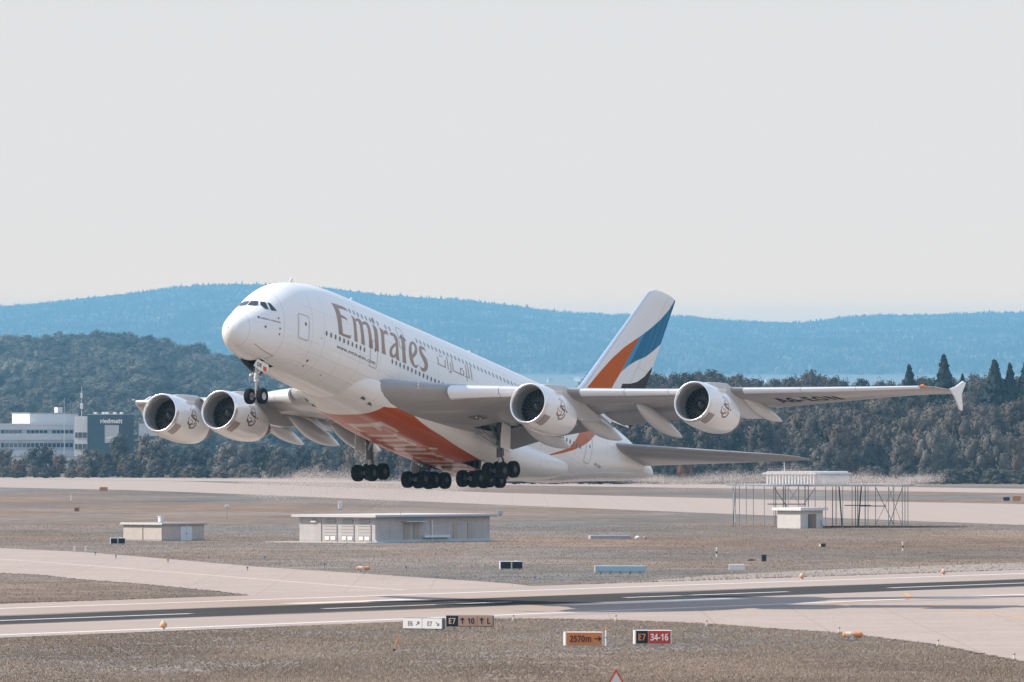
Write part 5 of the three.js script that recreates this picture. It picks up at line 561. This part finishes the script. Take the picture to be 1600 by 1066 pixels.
{
  const g = gear('nose landing gear'); for (const s of [-.57, .57]) wheel(g, 5.1, .1, s, true); part(g, 'axle', rod([5.1, .1, -.55], [5.1, .1, .55], .1), strutMetal); part(g, 'strut', rod([5.1, .05, 0], [4.92, 1.3, 0], .11), strutMetal); part(g, 'strut', rod([4.92, 1.25, 0], [4.85, 3.2, 0], .2), offWhite); part(g, 'steering_collar', merge([new THREE.CylinderGeometry(.27, .27, .34, 16).translate(4.91, 1.6, 0), rod([4.9, 1.65, -.45], [4.9, 1.65, .45], .1), rod([4.8, 1.9, -.3], [4.7, 1.7, -.3], .08)]), strutMetal); part(g, 'torque_link', merge([rod([5.05, .3, 0], [5.4, .75, 0], .06), rod([5.4, .75, 0], [5, 1.2, 0], .06)]), strutDark); part(g, 'drag_brace', merge([rod([4.9, 1.7, .2], [5.9, 2.9, .3], .09), rod([4.9, 1.7, -.2], [5.9, 2.9, -.3], .09)]), strutDark); for (const s of [-.42, .28]) part(g, 'taxi_light', new THREE.SphereGeometry(.13, 12, 8).translate(4.68, 1.85 + s * .3, s), offWhite); part(g, 'bay_wall', box(2.4, .05, 1.5, 4.7, 3.6, 0), bayPrimer);
}
for (const sg of [1, -1]) {
  const g = gear(sg > 0 ? 'port wing landing gear' : 'starboard wing landing gear'), cx = 33.85, cy = .36, cz = sg * 6.22, t = Math.tan(.28);
  for (const d of [-.86, .86]) { for (const s of [-.68, .68]) wheel(g, cx + d, cy + d * t, cz + s); part(g, 'axle', rod([cx + d, cy + d * t, cz - .8], [cx + d, cy + d * t, cz + .8], .12), strutDark); }
  part(g, 'bogie_beam', rod([cx - .95, cy - .95 * t, cz], [cx + .95, cy + .95 * t, cz], .17), strutDark); part(g, 'piston', rod([cx - .1, cy, cz], [33.45, 1.5, cz], .15), strutMetal); part(g, 'strut', rod([33.48, 1.35, cz], [32.85, 4.1, cz], .27, .24), strutDark); part(g, 'torque_link', merge([rod([33.7, .6, cz], [34.2, 1.15, cz], .08), rod([34.2, 1.15, cz], [33.5, 1.8, cz], .08)]), strutDark);
  part(g, 'side_stay', merge([rod([33.2, 2.1, cz], [31.6, 2.9, sg * 4.9], .11), rod([33.2, 2.4, cz - sg * .2], [31.9, 3.5, sg * 4.8], .08)]), strutMetal); part(g, 'drag_stay', rod([33.1, 2.6, cz], [31, 3.9, cz], .1), strutDark); part(g, 'gear_door', new THREE.ExtrudeGeometry(new THREE.Shape([[32.1, 4.0], [33.5, 3.9], [33.75, 1.92], [32.25, 1.92], [32.1, 2.9]].map(p => new THREE.Vector2(...p))), { depth: .06, bevelEnabled: false }).translate(0, 0, sg * 6.95 - .03), paint); part(g, 'hose', rod([33.65, 1.5, cz + .25], [33.2, 3, cz + .3], .035), strutDark);
  const b = gear(sg > 0 ? 'port body landing gear' : 'starboard body landing gear'), bx = 36.95, by = .34, bz = sg * 2.63, q = Math.tan(.185);
  for (const d of [-1.7, 0, 1.7]) { for (const s of [-.77, .77]) wheel(b, bx + d, by + d * q, bz + s); part(b, 'axle', rod([bx + d, by + d * q, bz - .9], [bx + d, by + d * q, bz + .9], .12), strutDark); }
  part(b, 'bogie_beam', rod([bx - 1.8, by - 1.8 * q, bz], [bx + 1.8, by + 1.8 * q, bz], .18), strutDark); part(b, 'piston', rod([bx, by, bz], [bx - .1, 1.3, bz], .17), strutMetal); part(b, 'strut', rod([bx - .08, 1.15, bz], [bx - .2, 3, bz], .3), strutDark); part(b, 'brace', merge([rod([bx - .1, 1.3, bz], [bx - 1.5, 2.6, bz], .1), rod([bx - .1, 1.3, bz + .3], [bx + 1.2, 2.6, bz + .4], .09), rod([bx - .1, 1.3, bz - .3], [bx + 1.2, 2.6, bz - .4], .09)]), strutDark); part(b, 'torque_link', merge([rod([bx + .1, .6, bz], [bx + .6, 1, bz], .08), rod([bx + .6, 1, bz], [bx, 1.4, bz], .08)]), strutDark); part(b, 'hose', merge([rod([bx - .5, .5, bz + .35], [bx - .6, 2.2, bz + .4], .04), rod([bx - .5, .5, bz - .35], [bx - .6, 2.2, bz - .4], .04)]), strutDark);
}

renderer.render(scene, camera);
